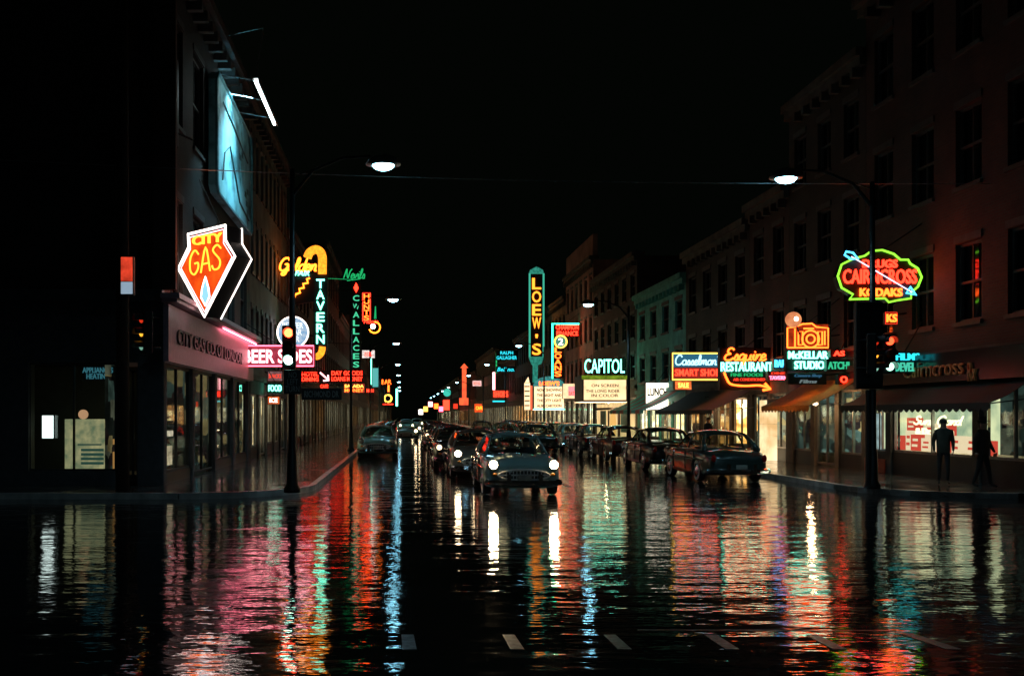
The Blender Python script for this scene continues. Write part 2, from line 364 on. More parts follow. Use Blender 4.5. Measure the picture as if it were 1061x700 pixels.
def pave(name, poly, kn, kerb_pts):
    b = MB(); n = len(poly)
    b.add([(p[0], p[1], 0) for p in poly] + [(p[0], p[1], .14) for p in poly], [tuple(range(n, 2 * n))] + [(i, (i + 1) % n, (i + 1) % n + n, i + n) for i in range(n)])
    tag(b.build(name, wm), kind='structure')
    k = MB()
    for i in range(len(kerb_pts) - 1):
        a, c = Vector(kerb_pts[i] + (0,)), Vector(kerb_pts[i + 1] + (0,)); d = (c - a).normalized(); nn = Vector((-d.y, d.x, 0)) * (.17 if True else 0)
        z = Vector((0, 0, .15)); k.add([a, c, c + nn, a + nn, a + z, c + z, c + nn + z, a + nn + z], [(4, 5, 6, 7), (0, 1, 5, 4), (2, 3, 7, 6), (0, 4, 7, 3), (1, 2, 6, 5)])
    tag(k.build(kn, km), kind='structure')
ca = arc(CL - 3, YC + 3, 3, -90, 0)
pave('pavement_left', [(-60, YC)] + ca + [(CL, 700), (LX - 1.6, 700), (LX - 1.6, YC + 4.6), (-60, YC + 4.6)], 'kerb_left', [(-60, YC - .004)] + [(p[0] + .004, p[1]) for p in ca] + [(CL + .004, 700)])
cb_ = arc(CR + 3, YC + 3, 3, 270, 180)
pave('pavement_right', ([(60, YC)] + cb_ + [(CR, 700), (RX + 1.6, 700), (RX + 1.6, YC + 4.6), (60, YC + 4.6)])[::-1], 'kerb_right', ([(60, YC)] + [(p[0], p[1]) for p in cb_] + [(CR - .004, 700)])[::-1])
pm = mat('worn_road_paint', (.12, .2, .25), .3, noise=.75, nscale=14)
cw = MB()
for i in range(-2, 4):
    x = 1.9 + i * .92
    pts = [(x - .05, 8.25), (x + .07, 8.25), (x + .05, 8.8), (x - .06, 8.8)] if i < 3 else [(x - .0, 8.25), (x + .13, 8.25), (x + .03, 8.85), (x - .1, 8.85)]
    cw.add([(p[0], p[1], .004) for p in pts], [(0, 1, 2, 3)])
cw.quad((2.2, 8.98, .004), (4.6, 8.96, .004), (4.6, 8.985, .004), (2.2, 9.01, .004))
tag(cw.build('crosswalk_marking', pm), kind='structure')
lm = MB()
for i in range(30): lm.quad((4.65, 27 + i * 9, .004), (4.77, 27 + i * 9, .004), (4.77, 31 + i * 9, .004), (4.65, 31 + i * 9, .004))
tag(lm.build('lane_marking', pm), kind='structure')

# ------------------------------------------------------------------ buildings
CREAM = [(1, .72, .38), (.9, .55, .25), (.25, .14, .07), (1, .85, .6), (.08, .05, .04), (.7, .62, .4)]
WARM = [(1, .45, .12), (.9, .35, .08), (.3, .1, .03), (1, .7, .35), (.1, .05, .03), (.8, .3, .1)]
COOL = [(.5, .8, .75), (.7, .75, .6), (.1, .16, .15), (.85, .9, .75), (.04, .06, .06), (.3, .25, .15)]
DIM = [(.10, .10, .07), (.02, .03, .025), (.22, .16, .07), (.01, .012, .01), (.05, .08, .07), (.015, .01, .01)]
def building(side, y0, y1, h, m, label, name='shop_building', shop=('cream', 1.0), bays=3, sh=3.3, floors=None, wcols=None, trim=None, far=False, parapet=.0, group=None, bulk=.5, sash=True, litwin=(), cornice=.35, depth=13, arch=False, kick=None, core0=None, splits=None):
    face = LX if side == 'L' else RX; s = -1 if side == 'L' else 1
    root = thing(name, label, 'building', (face, (y0 + y1) / 2, 0), 0, group); O = root.location
    trim = trim or M['stone']
    def fb(mb, u0, u1, d0, d1, z0, z1): mb.box(face + s * d0, face + s * d1, u0, u1, z0, z1)
    W = MB(O); g_ = .01
    u0, u1 = y0 + g_, y1 - g_
    fl = sh + .7; floors = floors or max(1, int((h - fl - .6) / 3.4)); fh = (h - fl - .5) / floors
    ncol = wcols or max(2, int((u1 - u0) / 2.1)); cw_ = (u1 - u0) / ncol; ww = cw_ * .52; wh = fh * .58
    fb(W, u0, u1, .32, depth, fl, h)                              # upper core
    fb(W, core0 or u0, u1, 1.9, depth, 0, fl)                              # lower core behind the shop
    # facade skin with openings, butted pieces
    cols = [(u0 + cw_ * i + (cw_ - ww) / 2, u0 + cw_ * i + (cw_ + ww) / 2) for i in range(ncol)]
    for f in range(floors):
        zb = fl + f * fh; z0_ = zb + fh * .22; z1_ = z0_ + wh
        fb(W, u0, u1, 0, .32, zb, z0_); fb(W, u0, u1, 0, .32, z1_, zb + fh)
        e = [u0] + [q for c in cols for q in c] + [u1]
        for i in range(0, len(e), 2): fb(W, e[i], e[i + 1], 0, .32, z0_, z1_)
        for i, (a, c) in enumerate(cols):
            wf = MB(O)
            fb(wf, a - .06, c + .06, -.08, .06, z0_ - .12, z0_ - .002)                   # sill
            if not far:
                fb(wf, a - .04, c + .04, -.04, -.002, z1_ + .02, z1_ + .22)                 # lintel
                for q0, q1 in ((a, a + .07), (c - .07, c)): fb(wf, q0, q1, .12, .2, z0_, z1_)
                fb(wf, a + .07, c - .07, .12, .2, z1_ - .08, z1_); fb(wf, a + .07, c - .07, .12, .2, z0_, z0_ + .08)
                fb(wf, a + .07, c - .07, .11, .19, (z0_ + z1_) / 2 - .035, (z0_ + z1_) / 2 + .035)
                if sash: fb(wf, (a + c) / 2 - .02, (a + c) / 2 + .02, .13, .18, z0_ + .08, z1_ - .08)
            wo = wf.build('window', trim if far else M['frame'], root)
            pn = MB(O); fb(pn, a, c, .24, .28, z0_, z1_)
            pn.build('pane', litwin_mat if (f, i) in litwin else M['pane'], wo)
    fb(W, u0, u1, 0, .32, fl + floors * fh, h)
    W.build('wall', m, root)
    T = MB(O)                                                    # cornice, string course
    if cornice:
        fb(T, u0, u1, -cornice, .5, h + .002, h + .3); fb(T, u0, u1, -cornice * .6, -.003, h - .3, h)
    if not far and cornice:
        n = int((u1 - u0) / .8)
        for i in range(n): fb(T, u0 + .3 + i * .8, u0 + .5 + i * .8, -cornice * .9, -.003, h - .62, h - .302)
    T.build('cornice', trim, root)
    T = MB(O); fb(T, u0, u1, -.16, -.003, fl - .12, fl + .1); T.build('string_course', trim, root)
    if parapet:
        P = MB(O); fb(P, u0 + .2, u1 - .2, .0, .4, h + .302, h + .3 + parapet); P.build('parapet', m, root)
    # shop floor
    kind, st = shop
    B = MB(O); fb(B, u0, u1, -.03, 1.9, sh, fl - .121); B.build('fascia', trim if kind != 'gas' else gas_fascia, root)
    pw = .32; bw = (u1 - u0 - pw) / bays; sp_ = splits or [u0 + i * bw for i in range(bays + 1)]; bays = len(sp_) - 1
    for i in range(bays + 1):
        Pp = MB(O); fb(Pp, sp_[i], sp_[i] + pw, 0, .22, .14, sh); Pp.build('pier', trim, root)
    key = 'lit_%s_%.2f' % (kind, st)
    cols_ = dict(cream=CREAM, warm=WARM, cool=COOL, dim=DIM, gas=DIM)[kind]
    lev = (1.5, .6, 1.1, .12, 1.9, .35) if kind not in ('gas', 'dim') else (.8, .3, .55)
    backs = [lit_shop('%s_%.2f' % (key, q), cols_, st * SHOPS * q, seed=len(kind) * 1.7 + q) for q in lev]
    rm = mat('shop_interior_paint', (.3, .27, .2), .7)
    for i in range(bays):
        a, c = sp_[i] + pw, sp_[i + 1]; door = (i % 3 == 1) and bays > 1 and not splits
        K = MB(O)
        if not door: fb(K, a, c, .06, .3, .14, bulk + .14)
        fr_ = MB(O)
        zb = .2 if door else bulk + .14
        fb(fr_, a, c, .1, .18, sh - .09, sh - .002); fb(fr_, a, c, .1, .18, zb, zb + .07)
        for q in (a, (a + c) / 2 - .03, c - .06): fb(fr_, q, q + .06, .1, .18, zb + .07, sh - .09)
        if not door: K.build('bulkhead', kick or M['black'], root)
        wo = fr_.build('shop_door' if door else 'shop_window', M['frame'] if kind == 'gas' else M['steel'], root)
        G_ = MB(O); fb(G_, a + .06, c - .06, .135, .145, zb + .07, sh - .09); G_.build('pane', M['glass'], wo)
        D = MB(O); dd = DEPTH.get(kind, .95); fb(D, a, c, dd, dd + .07, .5 if not door else .14, sh - .003); fb(D, c - .02, c + .02, .24, dd if not splits else .3, bulk + .12, sh - .003); D.build('lit_interior', random.choice(backs), root)
        if not far and not splits:
            S_ = MB(O); fb(S_, a, c, .31, DEPTH.get(kind, .95) - .01, .14, bulk + .1)
            S_.build('display_floor', rm, root)
            for q in range(int(1 + (c - a) * .9)):
                u = random.uniform(a + .1, c - .5); wd = random.uniform(.12, .45); Gd = MB(O); hh = random.uniform(.2, 1.2); d0 = random.uniform(.35, .6)
                if random.random() < .7: fb(Gd, u, u + wd, d0, d0 + random.uniform(.05, .3), bulk + .1, bulk + .1 + hh)
                else: Gd.lathe((face + s * (d0 + .15), u + wd / 2, bulk + .1), [(.12, 0), (.14, hh * .3), (.06, hh * .6), (.09, hh * .8), (.03, hh)], 10)
                Gd.build('display_item', random.choice(goodsm), root)
    return root
SHOPS = 2.5; DEPTH = dict(gas=1.6, dim=1.8)
goodsm = [mat('goods_%d' % i, c, .6) for i, c in enumerate([(.35, .28, .2), (.25, .06, .04), (.1, .14, .2), (.4, .38, .34), (.06, .05, .05)])]
litwin_mat = glow_panel('curtained_lit_window', (.30, .2, .09), .35)
gas_fascia = mat('pink_lit_fascia', (.46, .28, .33), .45, noise=.12)  # grey enamel with the beer sign's pink light put into its colour
B = building
L1 = B('L', 25.6, 40, 14.5, brick('dark_brown_brick', (.05, .032, .024), (.035, .025, .02), (.05, .045, .04)), 'brown brick corner building whose grey fascia reads CITY GAS CO. OF LONDON', 'corner_building', ('gas', .9), 4, 3.4, 2, 5, mat('sooty_stone', (.10, .09, .085), .8), bulk=.3, cornice=.5, core0=28.0)  # very dark brown brick for this building alone
B('L', 40, 53, 15, M['stone2'], 'tall stucco building behind the pink beer sign, with a tavern sign at its edge', shop=('cream', 1.0), bays=5, sh=2.9, floors=3, wcols=9, sash=False)
B('L', 53, 66, 12, M['brickr'], 'red brick building just past the tavern sign on the left', shop=('cream', 1.2), bays=5, litwin=((0, 2),))
B('L', 66, 79, 13.5, M['bricky'], 'buff brick building holding up the orange loans sign', shop=('warm', 1.0), bays=5)
B('L', 79, 97, 16, M['brickb'], 'tall brown brick building behind the vertical green sign', shop=('cream', 1.3), bays=7)
FL = [('L', 97, 118, 12), ('L', 118, 140, 14), ('L', 140, 175, 11), ('L', 175, 220, 13), ('L', 220, 290, 12), ('L', 290, 400, 13)]
lbf = ['low dark block beyond the vertical green sign, left side', 'dark block with lit shops under the small white lamp sign, left side', 'long low row of shops, third block from the far end on the left', 'dark row under the small far orange sign, left side', 'last but one far row on the left, by the white vertical sign', 'most distant row of shops at the end of the left side']
for i, (sd, a, c, h) in enumerate(FL):
    B(sd, a, c, h, [M['brickr'], M['bricky'], M['brickb']][i % 3], lbf[i], shop=(['cream', 'warm', 'cream'][i % 3], 1.5), bays=min(12, int((c - a) / 3)), far=True, group='far shop blocks')
R1 = B('R', 22.9, 32.2, 15.5, M['brickr'], 'brick corner drugstore with a lit display window and scalloped canopy', 'corner_building', ('dim', .5), 3, 3.05, 3, 4, M['stone'], bulk=.7, cornice=.5, splits=[22.91, 25.9, 30.6, 31.87])
B('R', 32.2, 38.6, 14, M['brickb'], 'brown brick building with the tan awning under the camera shaped sign', shop=('dim', 1.2), bays=3, sh=2.9, floors=3, wcols=3)
R3 = B('R', 38.6, 43, 11, M['brickr'], 'narrow red brick building with the white tiled pier beside the restaurant', shop=('dim', 1.6), bays=2, sh=2.9, floors=2, wcols=2)
B('R', 43, 52.6, 10.5, M['brickb'], 'dark brick building with the long black scalloped awning', shop=('warm', 1.1), bays=4, sh=2.8, floors=2)
B('R', 52.6, 63.5, 9.5, mat('green_lit_stucco', (.10, .36, .32), .8, noise=.35, nscale=1.4), 'pale building washed in green light above the striped shoe shop awning', shop=('cream', 1.1), bays=4, sh=2.8, floors=2, wcols=4, trim=mat('green_lit_trim', (.08, .34, .29), .7, nscale=2))  # green sign light put into the wall and trim colours
R6 = B('R', 63.5, 78, 12.5, M['brickb'], 'dark theatre building behind the CAPITOL sign', 'theatre_building', ('cream', 1.3), 5, 3.2, floors=3, wcols=6)
B('R', 78, 91, 14.6, brick('rose_brick', (.5, .21, .18), (.42, .18, .15), (.3, .25, .22)), 'tall rose brick building with stepped parapet behind the loan sign', shop=('cream', 1.2), bays=5, parapet=1.8, floors=3)
B('R', 91, 111, 13, M['bricky'], 'buff theatre building behind the tall vertical LOEW\'S sign', 'theatre_building', ('cream', 1.6), 7, 3.2)
FR = [('R', 111, 132, 12), ('R', 132, 160, 10), ('R', 160, 200, 13), ('R', 200, 260, 11), ('R', 260, 400, 12)]
rbf = ['dark block next beyond the LOEW\'S theatre on the right', 'low dark block behind the small teal furniture sign, right side', 'dark block around the small pink and white flag sign, right side', 'far row of shops behind the thin orange tower sign', 'most distant row of shops at the end of the right side']
for i, (sd, a, c, h) in enumerate(FR):
    B(sd, a, c, h, [M['brickb'], M['brickr'], M['bricky']][i % 3], rbf[i], shop=(['warm', 'cream', 'cream'][i % 3], 1.5), bays=min(12, int((c - a) / 3)), far=True, group='far shop blocks')

# --- City Gas corner: the window wall that looks on to the cross street
O = L1.location; y = 25.6
wb = MB(O)                                        # returns round the corner
wb.box(-20, -19.3, 25.61, 40, 0, 15); wb.box(LX - 13.02, LX - 19.3 + 6, 25.6, 40, 0, 14.5)
pz = MB(O)
for a, c in ((X(0, y) - 6, X(30, y)), (X(143, y), X(170, y) - .02), (X(120, y), X(129, y))): pz.box(a, c, y - .03, y + .4, .14, 3.4)
pz.box(-20, LX, y - .03, y + .3, 3.402, 5.0); pz.box(X(30, y), X(120, y), y - .03, y + .4, .14, .52)
pz.box(-20, LX + .02, y - .3, y - .031, 5.0, 5.3)
pz.build('corner_front', mat('shaded_enamel_front', (.07, .07, .075), .5), L1)  # darker than the fascia: shade of the unlit front is in its colour
up = MB(O)
for q in (-18, -14.5, -11, X(133, y), X(172, y)): up.box(q - .3, q + .3, y - .2, y - .003, 5.31, 14.4)
up.build('pilaster', M['brickr'], L1)
for a, c, z0, z1, nm in ((-9.9, X(120, y), .52, 3.4, 'shop_window'), (X(129, y), X(143, y), .2, 3.2, 'side_door')):
    f_ = MB(O)
    for q in (a, (a + c) / 2, c - .05): f_.box(q, q + .05, y + .05, y + .12, z0, z1)
    f_.box(a, c, y + .05, y + .12, z0, z0 + .06); f_.box(a, c, y + .05, y + .12, z1 - .06, z1)
    wo = f_.build(nm, M['frame'], L1); gp = MB(O); gp.box(a, c, y + .08, y + .09, z0, z1); gp.build('pane', M['glass'], wo)
bk = MB(O); bk.box(-10.6, LX - 1.0, 27.9, 27.95, .15, 3.4); bk.build('back_wall', mat('dark_shop_wall', (.03, .035, .03), .8), L1)
lw = 26.3
def panel_box(name, label, cat, px0, px1, py0, py1, z, dep, m, **k):
    r = thing(name, label, cat, (X((px0 + px1) / 2, z), z, H(py1, z)))
    wd, ht = X(px1, z) - X(px0, z), H(py0, z) - H(py1, z)
    b = MB(); b.box(-wd / 2, wd / 2, 0, dep, 0, ht); b.build(k.get('part', 'panel'), m, r, bevel=.01)
    return r, wd, ht
r, wd, ht = panel_box('display_stand', 'cream appliance display stand in the left corner window, striped lower front', 'display stand', 67, 112, 434, 487, lw, .6, glow_panel('lit_cream_board', (.36, .30, .16), 1, (.1, .13, .08)), part='cabinet')  # cabinet, stripes and goods glow by themselves in place of window light
b = MB(); 
for i in range(4): b.box(-wd * .12, wd * .4, -.02, -.004, .16 + i * .12, .23 + i * .12)
b.box(-wd * .2, wd * .35, -.02, -.004, .68, .72); b.build('stripe', emit('stripe_green', (.02, .05, .04), 1), r)
b = MB(); b.lathe((-.15, .2, ht + .13), [(.13, -.03), (.13, .03)], 20, 'y'); b.build('round_sign', emit('dim_peach', (.5, .25, .14), 1), r)
b = MB(); b.box(wd / 2, wd / 2 + .16, .1, .3, .0, .5); b.box(wd / 2, wd / 2 + .14, .1, .3, .7, .85); b.build('goods', emit('display_orange', (.35, .16, .05), 1), r)
r, wd, ht = panel_box('lit_notice', 'small plain white lit panel at far left of the street front', 'sign', 43, 56, 430, 454, y - .06, .03, emit('lit_white_card', (.8, 1, .95), 1.4), part='lit_face')
fr_ = MB(); fr_.tube([(-wd / 2, 0, 0), (wd / 2, 0, 0), (wd / 2, 0, ht), (-wd / 2, 0, ht)], .02, 4, True); fr_.build('frame', M['black'], r)
r, wd, ht = panel_box('window_lettering_board', 'dim blue lettered board hung high in the left corner window', 'sign', 85, 118, 379, 394, lw, .06, mat('navy_board', (.02, .03, .05), .5), part='board')
letters('APPLIANCES\nHEATING', 0, ht / 2, wd * .95, ht * .8, -.01, emit('dim_blue_letters', (.03, .12, .16), 1), r)
# lit things inside the City Gas shop window
for i, (px, py0, py1, cc, st, lb) in enumerate([(179, 446, 452, (1, .8, .6), 1.2, 'short warm lamp strip low inside the gas shop window'), (178, 462, 482, (1, .75, .5), 1.0, 'tall warm lit appliance at the near end of the gas shop window')]):
    z = 6.5 / (VX - px) * 1000; rr = thing('lit_appliance', lb, 'appliance', (LX - .35, z + .3, H(py1, z)))
    b = MB(); hh = H(py0, z) - H(py1, z); b.box(-.25, .02, -.3, .3, 0, hh); b.build('lit_front', glow_panel('appl%d' % i, cc, st), rr); b = MB(); b.box(-.3, .0, -.35, .35, -.05, -.001); b.box(-.3, 0, -.35, .35, hh + .001, hh + .05); b.build('casing', M['frame'], rr)
rr = thing('window_neon', 'small red and blue neon word glowing inside the gas shop window', 'sign', (LX - .6, 33, 2.15), R(90))
letters('HEAT', 0, .22, .9, .18, 0, emit('neon_red_dim', (.8, .06, .02), 1), rr); b = MB(); b.tube([(-.45, 0, 0), (0, 0, -.05), (.45, 0, 0)], .025); b.build('underline', emit('neon_blue_dim', (.05, .35, .5), .8), rr)

letr = thing('fascia_lettering', 'black raised letters reading CITY GAS CO. OF LONDON on the grey fascia', 'lettering', (LX + .19, 31.6, 3.73), R(90))
letters('CITY GAS CO. OF LONDON', 0, .42, 10.6, .42, 0, M['black'], letr, ext=.03)

def join_to(root, child, keep=None):
    """make a thing's meshes parts of a building"""
    mats = child.matrix_basis.copy()
    for k in [q for q in bpy.data.objects if q.parent == child]:
        k.parent = root; k.matrix_basis = Matrix.Translation(-root.location) @ mats @ k.matrix_basis
        if keep: k['label'] = keep
    bpy.data.objects.remove(child)
join_to(L1, letr)
b = MB(L1.location); b.box(LX + .03, LX + .17, 25.4, 39.97, 3.42, 4.93); b.build('fascia_band', gas_fascia, L1)
b = MB(L1.location); b.box(LX + .0, LX + .42, 25.3, 39.97, 4.97, 5.06); b.box(LX + .0, LX + .5, 25.2, 39.97, 5.062, 5.2); b.build('shop_cornice', gas_fascia, L1)
b = MB(L1.location); b.tube([(LX + .30, 32.5, 4.92), (LX + .30, 39.9, 4.92)], .022); b.build('cornice_tube', emit('cornice_pink', (1, .2, .28), 9), L1)
# ------------------------------------------------------------------ signs
def signroot(label, px0, px1, py0, py1, z, name='neon_sign', rz=0, cab=True, dep=.25, cabm=None, cat='sign'):
    r = thing(name, label, cat, (X((px0 + px1) / 2, z), z, H(py1, z)), rz)
    wd, ht = (X(px1, z) - X(px0, z)) / math.cos(rz), H(py0, z) - H(py1, z)
    if cab:
        b = MB(); b.box(-wd / 2, wd / 2, .03, .03 + dep, 0, ht); b.build('cabinet', cabm or M['black'], r, bevel=.02)
    return r, wd, ht
def bracket(r, wd, ht, side, zs=(.8,)):
    """iron arms from the wall to the sign"""
    b = MB(); xw = (LX if side == 'L' else RX) - r.location.x; e = -wd / 2 if side == 'L' else wd / 2
    for q in zs: b.tube([(e * .9, .15, ht * q), (xw, .15, ht * q + .05)], .03)
    b.tube([(0, .15, ht), (xw, .15, ht + .9)], .018); b.build('bracket', M['iron'], r)
def border(r, pts, rad, m, y=0, name='border_tube'):
    b = MB(); b.tube([(p[0], y, p[1]) for p in pts], rad, 6, True); return b.build(name, m, r)
def rect(wd, ht, i=.04): return [(-wd / 2 + i, i), (wd / 2 - i, i), (wd / 2 - i, ht - i), (-wd / 2 + i, ht - i)]

# CITY GAS
z = 27.2; ang = R(-34); sx = z / F
r = thing('gas_sign', 'large orange shield shaped CITY GAS neon sign outlined in white on the left corner', 'sign', (X(214, z), z, H(328, z)), ang)
cs = math.cos(ang)
def gp(px, py): return ((px - 214) * sx / cs, (328 - py) * sx)
poly = [gp(*p) for p in [(212, 328), (180, 274.5), (193, 253.5), (192, 240), (237, 236.5), (237, 252), (248, 269)]]
b = MB(); b.prism(poly[::-1], .03, .62); b.build('cabinet', M['black'], r)
ins = [(p[0] * .9 + .0, (p[1] - 1.4) * .9 + 1.4) for p in poly]
b = MB(); b.prism(ins[::-1], -.0, .028); b.build('face', glow_panel('orange_face', (.95, .10, .008), .95, (.55, .03, .004), 2.2), r)
border(r, poly, .034, N['white'], -.02); border(r, [(p[0], p[1]) for p in ins], .014, N['pinkw'], -.02, 'inner_tube')
border(r, poly, .026, N['white'], .64, 'rear_tube')
letters('CITY', .08, 2.17, 1.15, .26, -.06, N['amber'], r)
script_g = [[(.36, .8), (.2, 1), (.02, .7), (.02, .2), (.18, 0), (.34, .2), (.34, .45), (.2, .45)], [(.46, 0), (.66, 1.02), (.84, 0)], [(.5, .35), (.8, .35)], [(1.28, .82), (1.12, 1), (.96, .8), (1.24, .35), (1.2, .05), (1.0, .02), (.92, .2)]]
b = MB()
for p in script_g: b.tube([(-.6 + a * .95, -.06, 1.2 + c * .68 + a * .08) for a, c in catmull(p, 4)], .027, 5)
b.build('gas_lettering', N['amber'], r, smooth=True)
fl_ = [(0, .30), (-.17, .55), (-.13, .8), (0, 1.12), (.12, .8), (.16, .55)]
b = MB(); b.prism([(a, c) for a, c in fl_[::-1]], -.03, -.002); b.build('flame', emit('flame_blue', (.25, .55, .7), 1.1), r); border(r, fl_, .02, N['white'], -.05, 'flame_tube')
b = MB(); b.tube([(-.3, .3, 2.5), (-1.2, .9, 2.7)], .04); b.tube([(-.5, .3, .9), (-1.2, .9, 1.2)], .04); b.tube([(.3, .3, 2.5), (-1.2, .9, 4.2)], .015); b.build('bracket', M['iron'], r)

# blue billboard on the left wall, with its lamp bar
r = thing('billboard', 'tall blue lit wall billboard with faint pictures above the gas sign', 'billboard', (LX + .35, 34.6, 9.2))
poly = [(-3.6, 0.2), (-3.3, 0), (3.4, -.1), (3.55, .1), (3.55, 3.2), (3.2, 3.7), (-3.3, 3.9), (-3.6, 3.6)]
def bbmat():
    m, t, b = newmat('painted_billboard'); tc = t.nodes.new('ShaderNodeTexCoord')
    n = t.nodes.new('ShaderNodeTexNoise'); n.inputs['Scale'].default_value = .8; n.inputs['Detail'].default_value = 8; t.links.new(tc.outputs['Object'], n.inputs['Vector'])
    cr = t.nodes.new('ShaderNodeValToRGB'); e = cr.color_ramp.elements; e[0].position = .38; e[0].color = (.06, .16, .18, 1); e[1].position = .55; e[1].color = (.28, .6, .66, 1)
    k = e.new(.47); k.color = (.2, .5, .56, 1)
    t.links.new(n.outputs['Fac'], cr.inputs[0]); t.links.new(cr.outputs[0], b.inputs['Base Color']); b.inputs['Roughness'].default_value = .6; return m
b = MB(); b.prismx(poly, -.25, 0); b.build('panel', bbmat(), r)
b = MB(); b.tube([(.02, p[0], p[1]) for p in poly], .06, 5, True); b.build('frame', mat('blue_frame', (.1, .3, .34), .5), r)
b = MB()
for (a, c) in [(.8, 2.2), (1.3, 2.4), (2.0, 1.1), (2.5, 1.3), (2.3, .8)]: b.box(0.0, .012, a, a + .35, c, c + .2)
b.tube([(.02, -2.6, .6), (.02, -2.2, 1.6), (.02, -1.2, 2.1), (.02, 0, 1.2), (.02, .8, .6), (.02, 2.9, .35)], .03, 4); b.tube([(.02, -2.5, 3.2), (.02, -.5, 3.0), (.02, 2.6, 2.5)], .03, 4)
b.build('painted_figure', mat('dark_teal_paint', (.03, .09, .1), .6), r)
r = thing('billboard_lamp', 'long white fluorescent tube on arms in front of the billboard top', 'lamp', (-4.7, 33.4, 12.75))
b = MB(); b.tube([(0, -2.3, 0), (0, 2.3, 0)], .05, 8); b.build('tube', emit('fluorescent', (.8, 1, .98), 9), r)
b = MB(); b.box(-.1, .12, -2.4, 2.4, .06, .12); b.box(.1, .13, -2.4, 2.4, -.06, .06); b.build('reflector', M['steel'], r)
b = MB()
for q in (-2, 0, 2): b.tube([(0, q, .12), (-1.5, q, .4)], .025)
b.tube([(.0, -2.3, .13), (.3, -2.6, 1.6), (-1.5, -1, 1.9)], .015); b.build('bracket', M['steel'], r)
ld = bpy.data.lights.new('billboard_lamp_light', 'AREA'); ld.shape = 'RECTANGLE'; ld.size = 4.4; ld.size_y = .15; ld.energy = 170; ld.color = (.36, .78, .95)
lo = bpy.data.objects.new('billboard_lamp_light', ld); col.objects.link(lo); lo.parent = r; lo.location = (-.12, 0, -.02); lo.rotation_euler = (0, R(35), 0); ld.spread = R(110)
# narrow blue lit strip
r, wd, ht = signroot('narrow vertical blue lit strip high on the left corner building', 175.5, 182.5, 60, 150, 26.0, 'strip_sign', dep=.3)
b = MB(); b.box(-wd / 2 + .02, wd / 2 - .02, 0, .028, .1, ht - .05); b.build('lit_face', glow_panel('blue_strip', (.02, .2, .34), .9, (.01, .06, .1), 1.2), r)
b = MB(); b.box(-wd / 2, -.0, .1, .3, .3, .4); b.tube([(0, .2, .4), (.4, .6, .3)], .03); b.build('bracket', M['iron'], r)

# BEERSIDES pink
z = 38.6; r, wd, ht = signroot('pink neon BEER SIDES marquee reaching over the left pavement', 250, 326, 357, 380, z, cabm=mat('maroon_enamel', (.12, .02, .03), .5), dep=.5)
letters('BEER SIDES', 0, ht * .48, wd * .93, ht * .62, -.02, N['pinkw'], r, off=.02); border(r, rect(wd, ht), .03, N['pink']); bracket(r, wd, ht, 'L')
b = MB(); b.box(-wd / 2 + .05, wd / 2 - .05, .01, .028, .05, ht - .05); b.build('face', glow_panel('pink_face', (.55, .06, .10), .7, (.3, .03, .05)), r)
b = MB()

# Golden FAIR TAVERN
z = 49.5; r = thing('tavern_sign', 'tall TAVERN neon sign with yellow bulb cane and Golden script', 'sign', (X(332, z), z, H(368, z)))
k = z / F
def q(px, py): return ((px - 332) * k, (368 - py) * k)
b = MB(); b.box(-.35, .35, .03, .4, .3, q(0, 280)[1]); b.prism([q(*p) for p in [(288, 360), (326, 360), (326, 375), (288, 375)]][::-1], .04, .35); b.prism([q(*p) for p in [(300, 285), (325, 283), (325, 312), (300, 316)]][::-1], .06, .3); b.build('cabinet', M['black'], r)
b = MB(); cane = [q(*p) for p in [(318.5, 267), (321, 261.5), (327, 258.5), (332, 261), (334, 267), (334, 276), (334, 284)]]
b.tube([(a, .0, c) for a, c in catmull(cane, 4)], .22, 8); b.build('bulb_cane', glow_panel('amber_bulbs', (1, .33, .02), 1.7, (.9, .16, .01), 9), r)
b = MB(); b.tube([(a, 0, c) for a, c in catmull([q(*p) for p in [(334, 359), (333, 365), (329, 369), (322, 369)]], 4)], .17, 8); b.build('bulb_tail', MC['amber_bulbs'], r)
b = MB(); b.tube([(q(x_, 0)[0], -.02, q(0, y_)[1]) for x_, y_ in [(321, 288), (318, 289), (319, 293), (314, 294), (315, 298), (310, 299), (311, 303), (306, 305), (305, 308)]], .055, 5); b.build('zigzag_tube', N['amber'], r)
vletters('TAVERN', q(332, 0)[0], q(0, 357)[1], q(0, 288)[1], .42, 0, N['aqua'], r, gap=.2)
script('Golden', q(309, 0)[0], q(0, 275)[1], 38 * k, 13 * k, -.02, .055, N['amber'], r, 'script_lettering')
letters('FAIR', q(313, 0)[0], q(0, 283)[1], 15 * k, 5 * k, -.02, N['aqua'], r, 'small_lettering', shear=.3)
b = MB(); b.tube([(-.2, .2, 1), (LX - r.location.x, .2, 1.2)], .05); b.tube([(-.2, .2, 4.6), (LX - r.location.x, .2, 4.8)], .05); b.build('bracket', M['iron'], r)
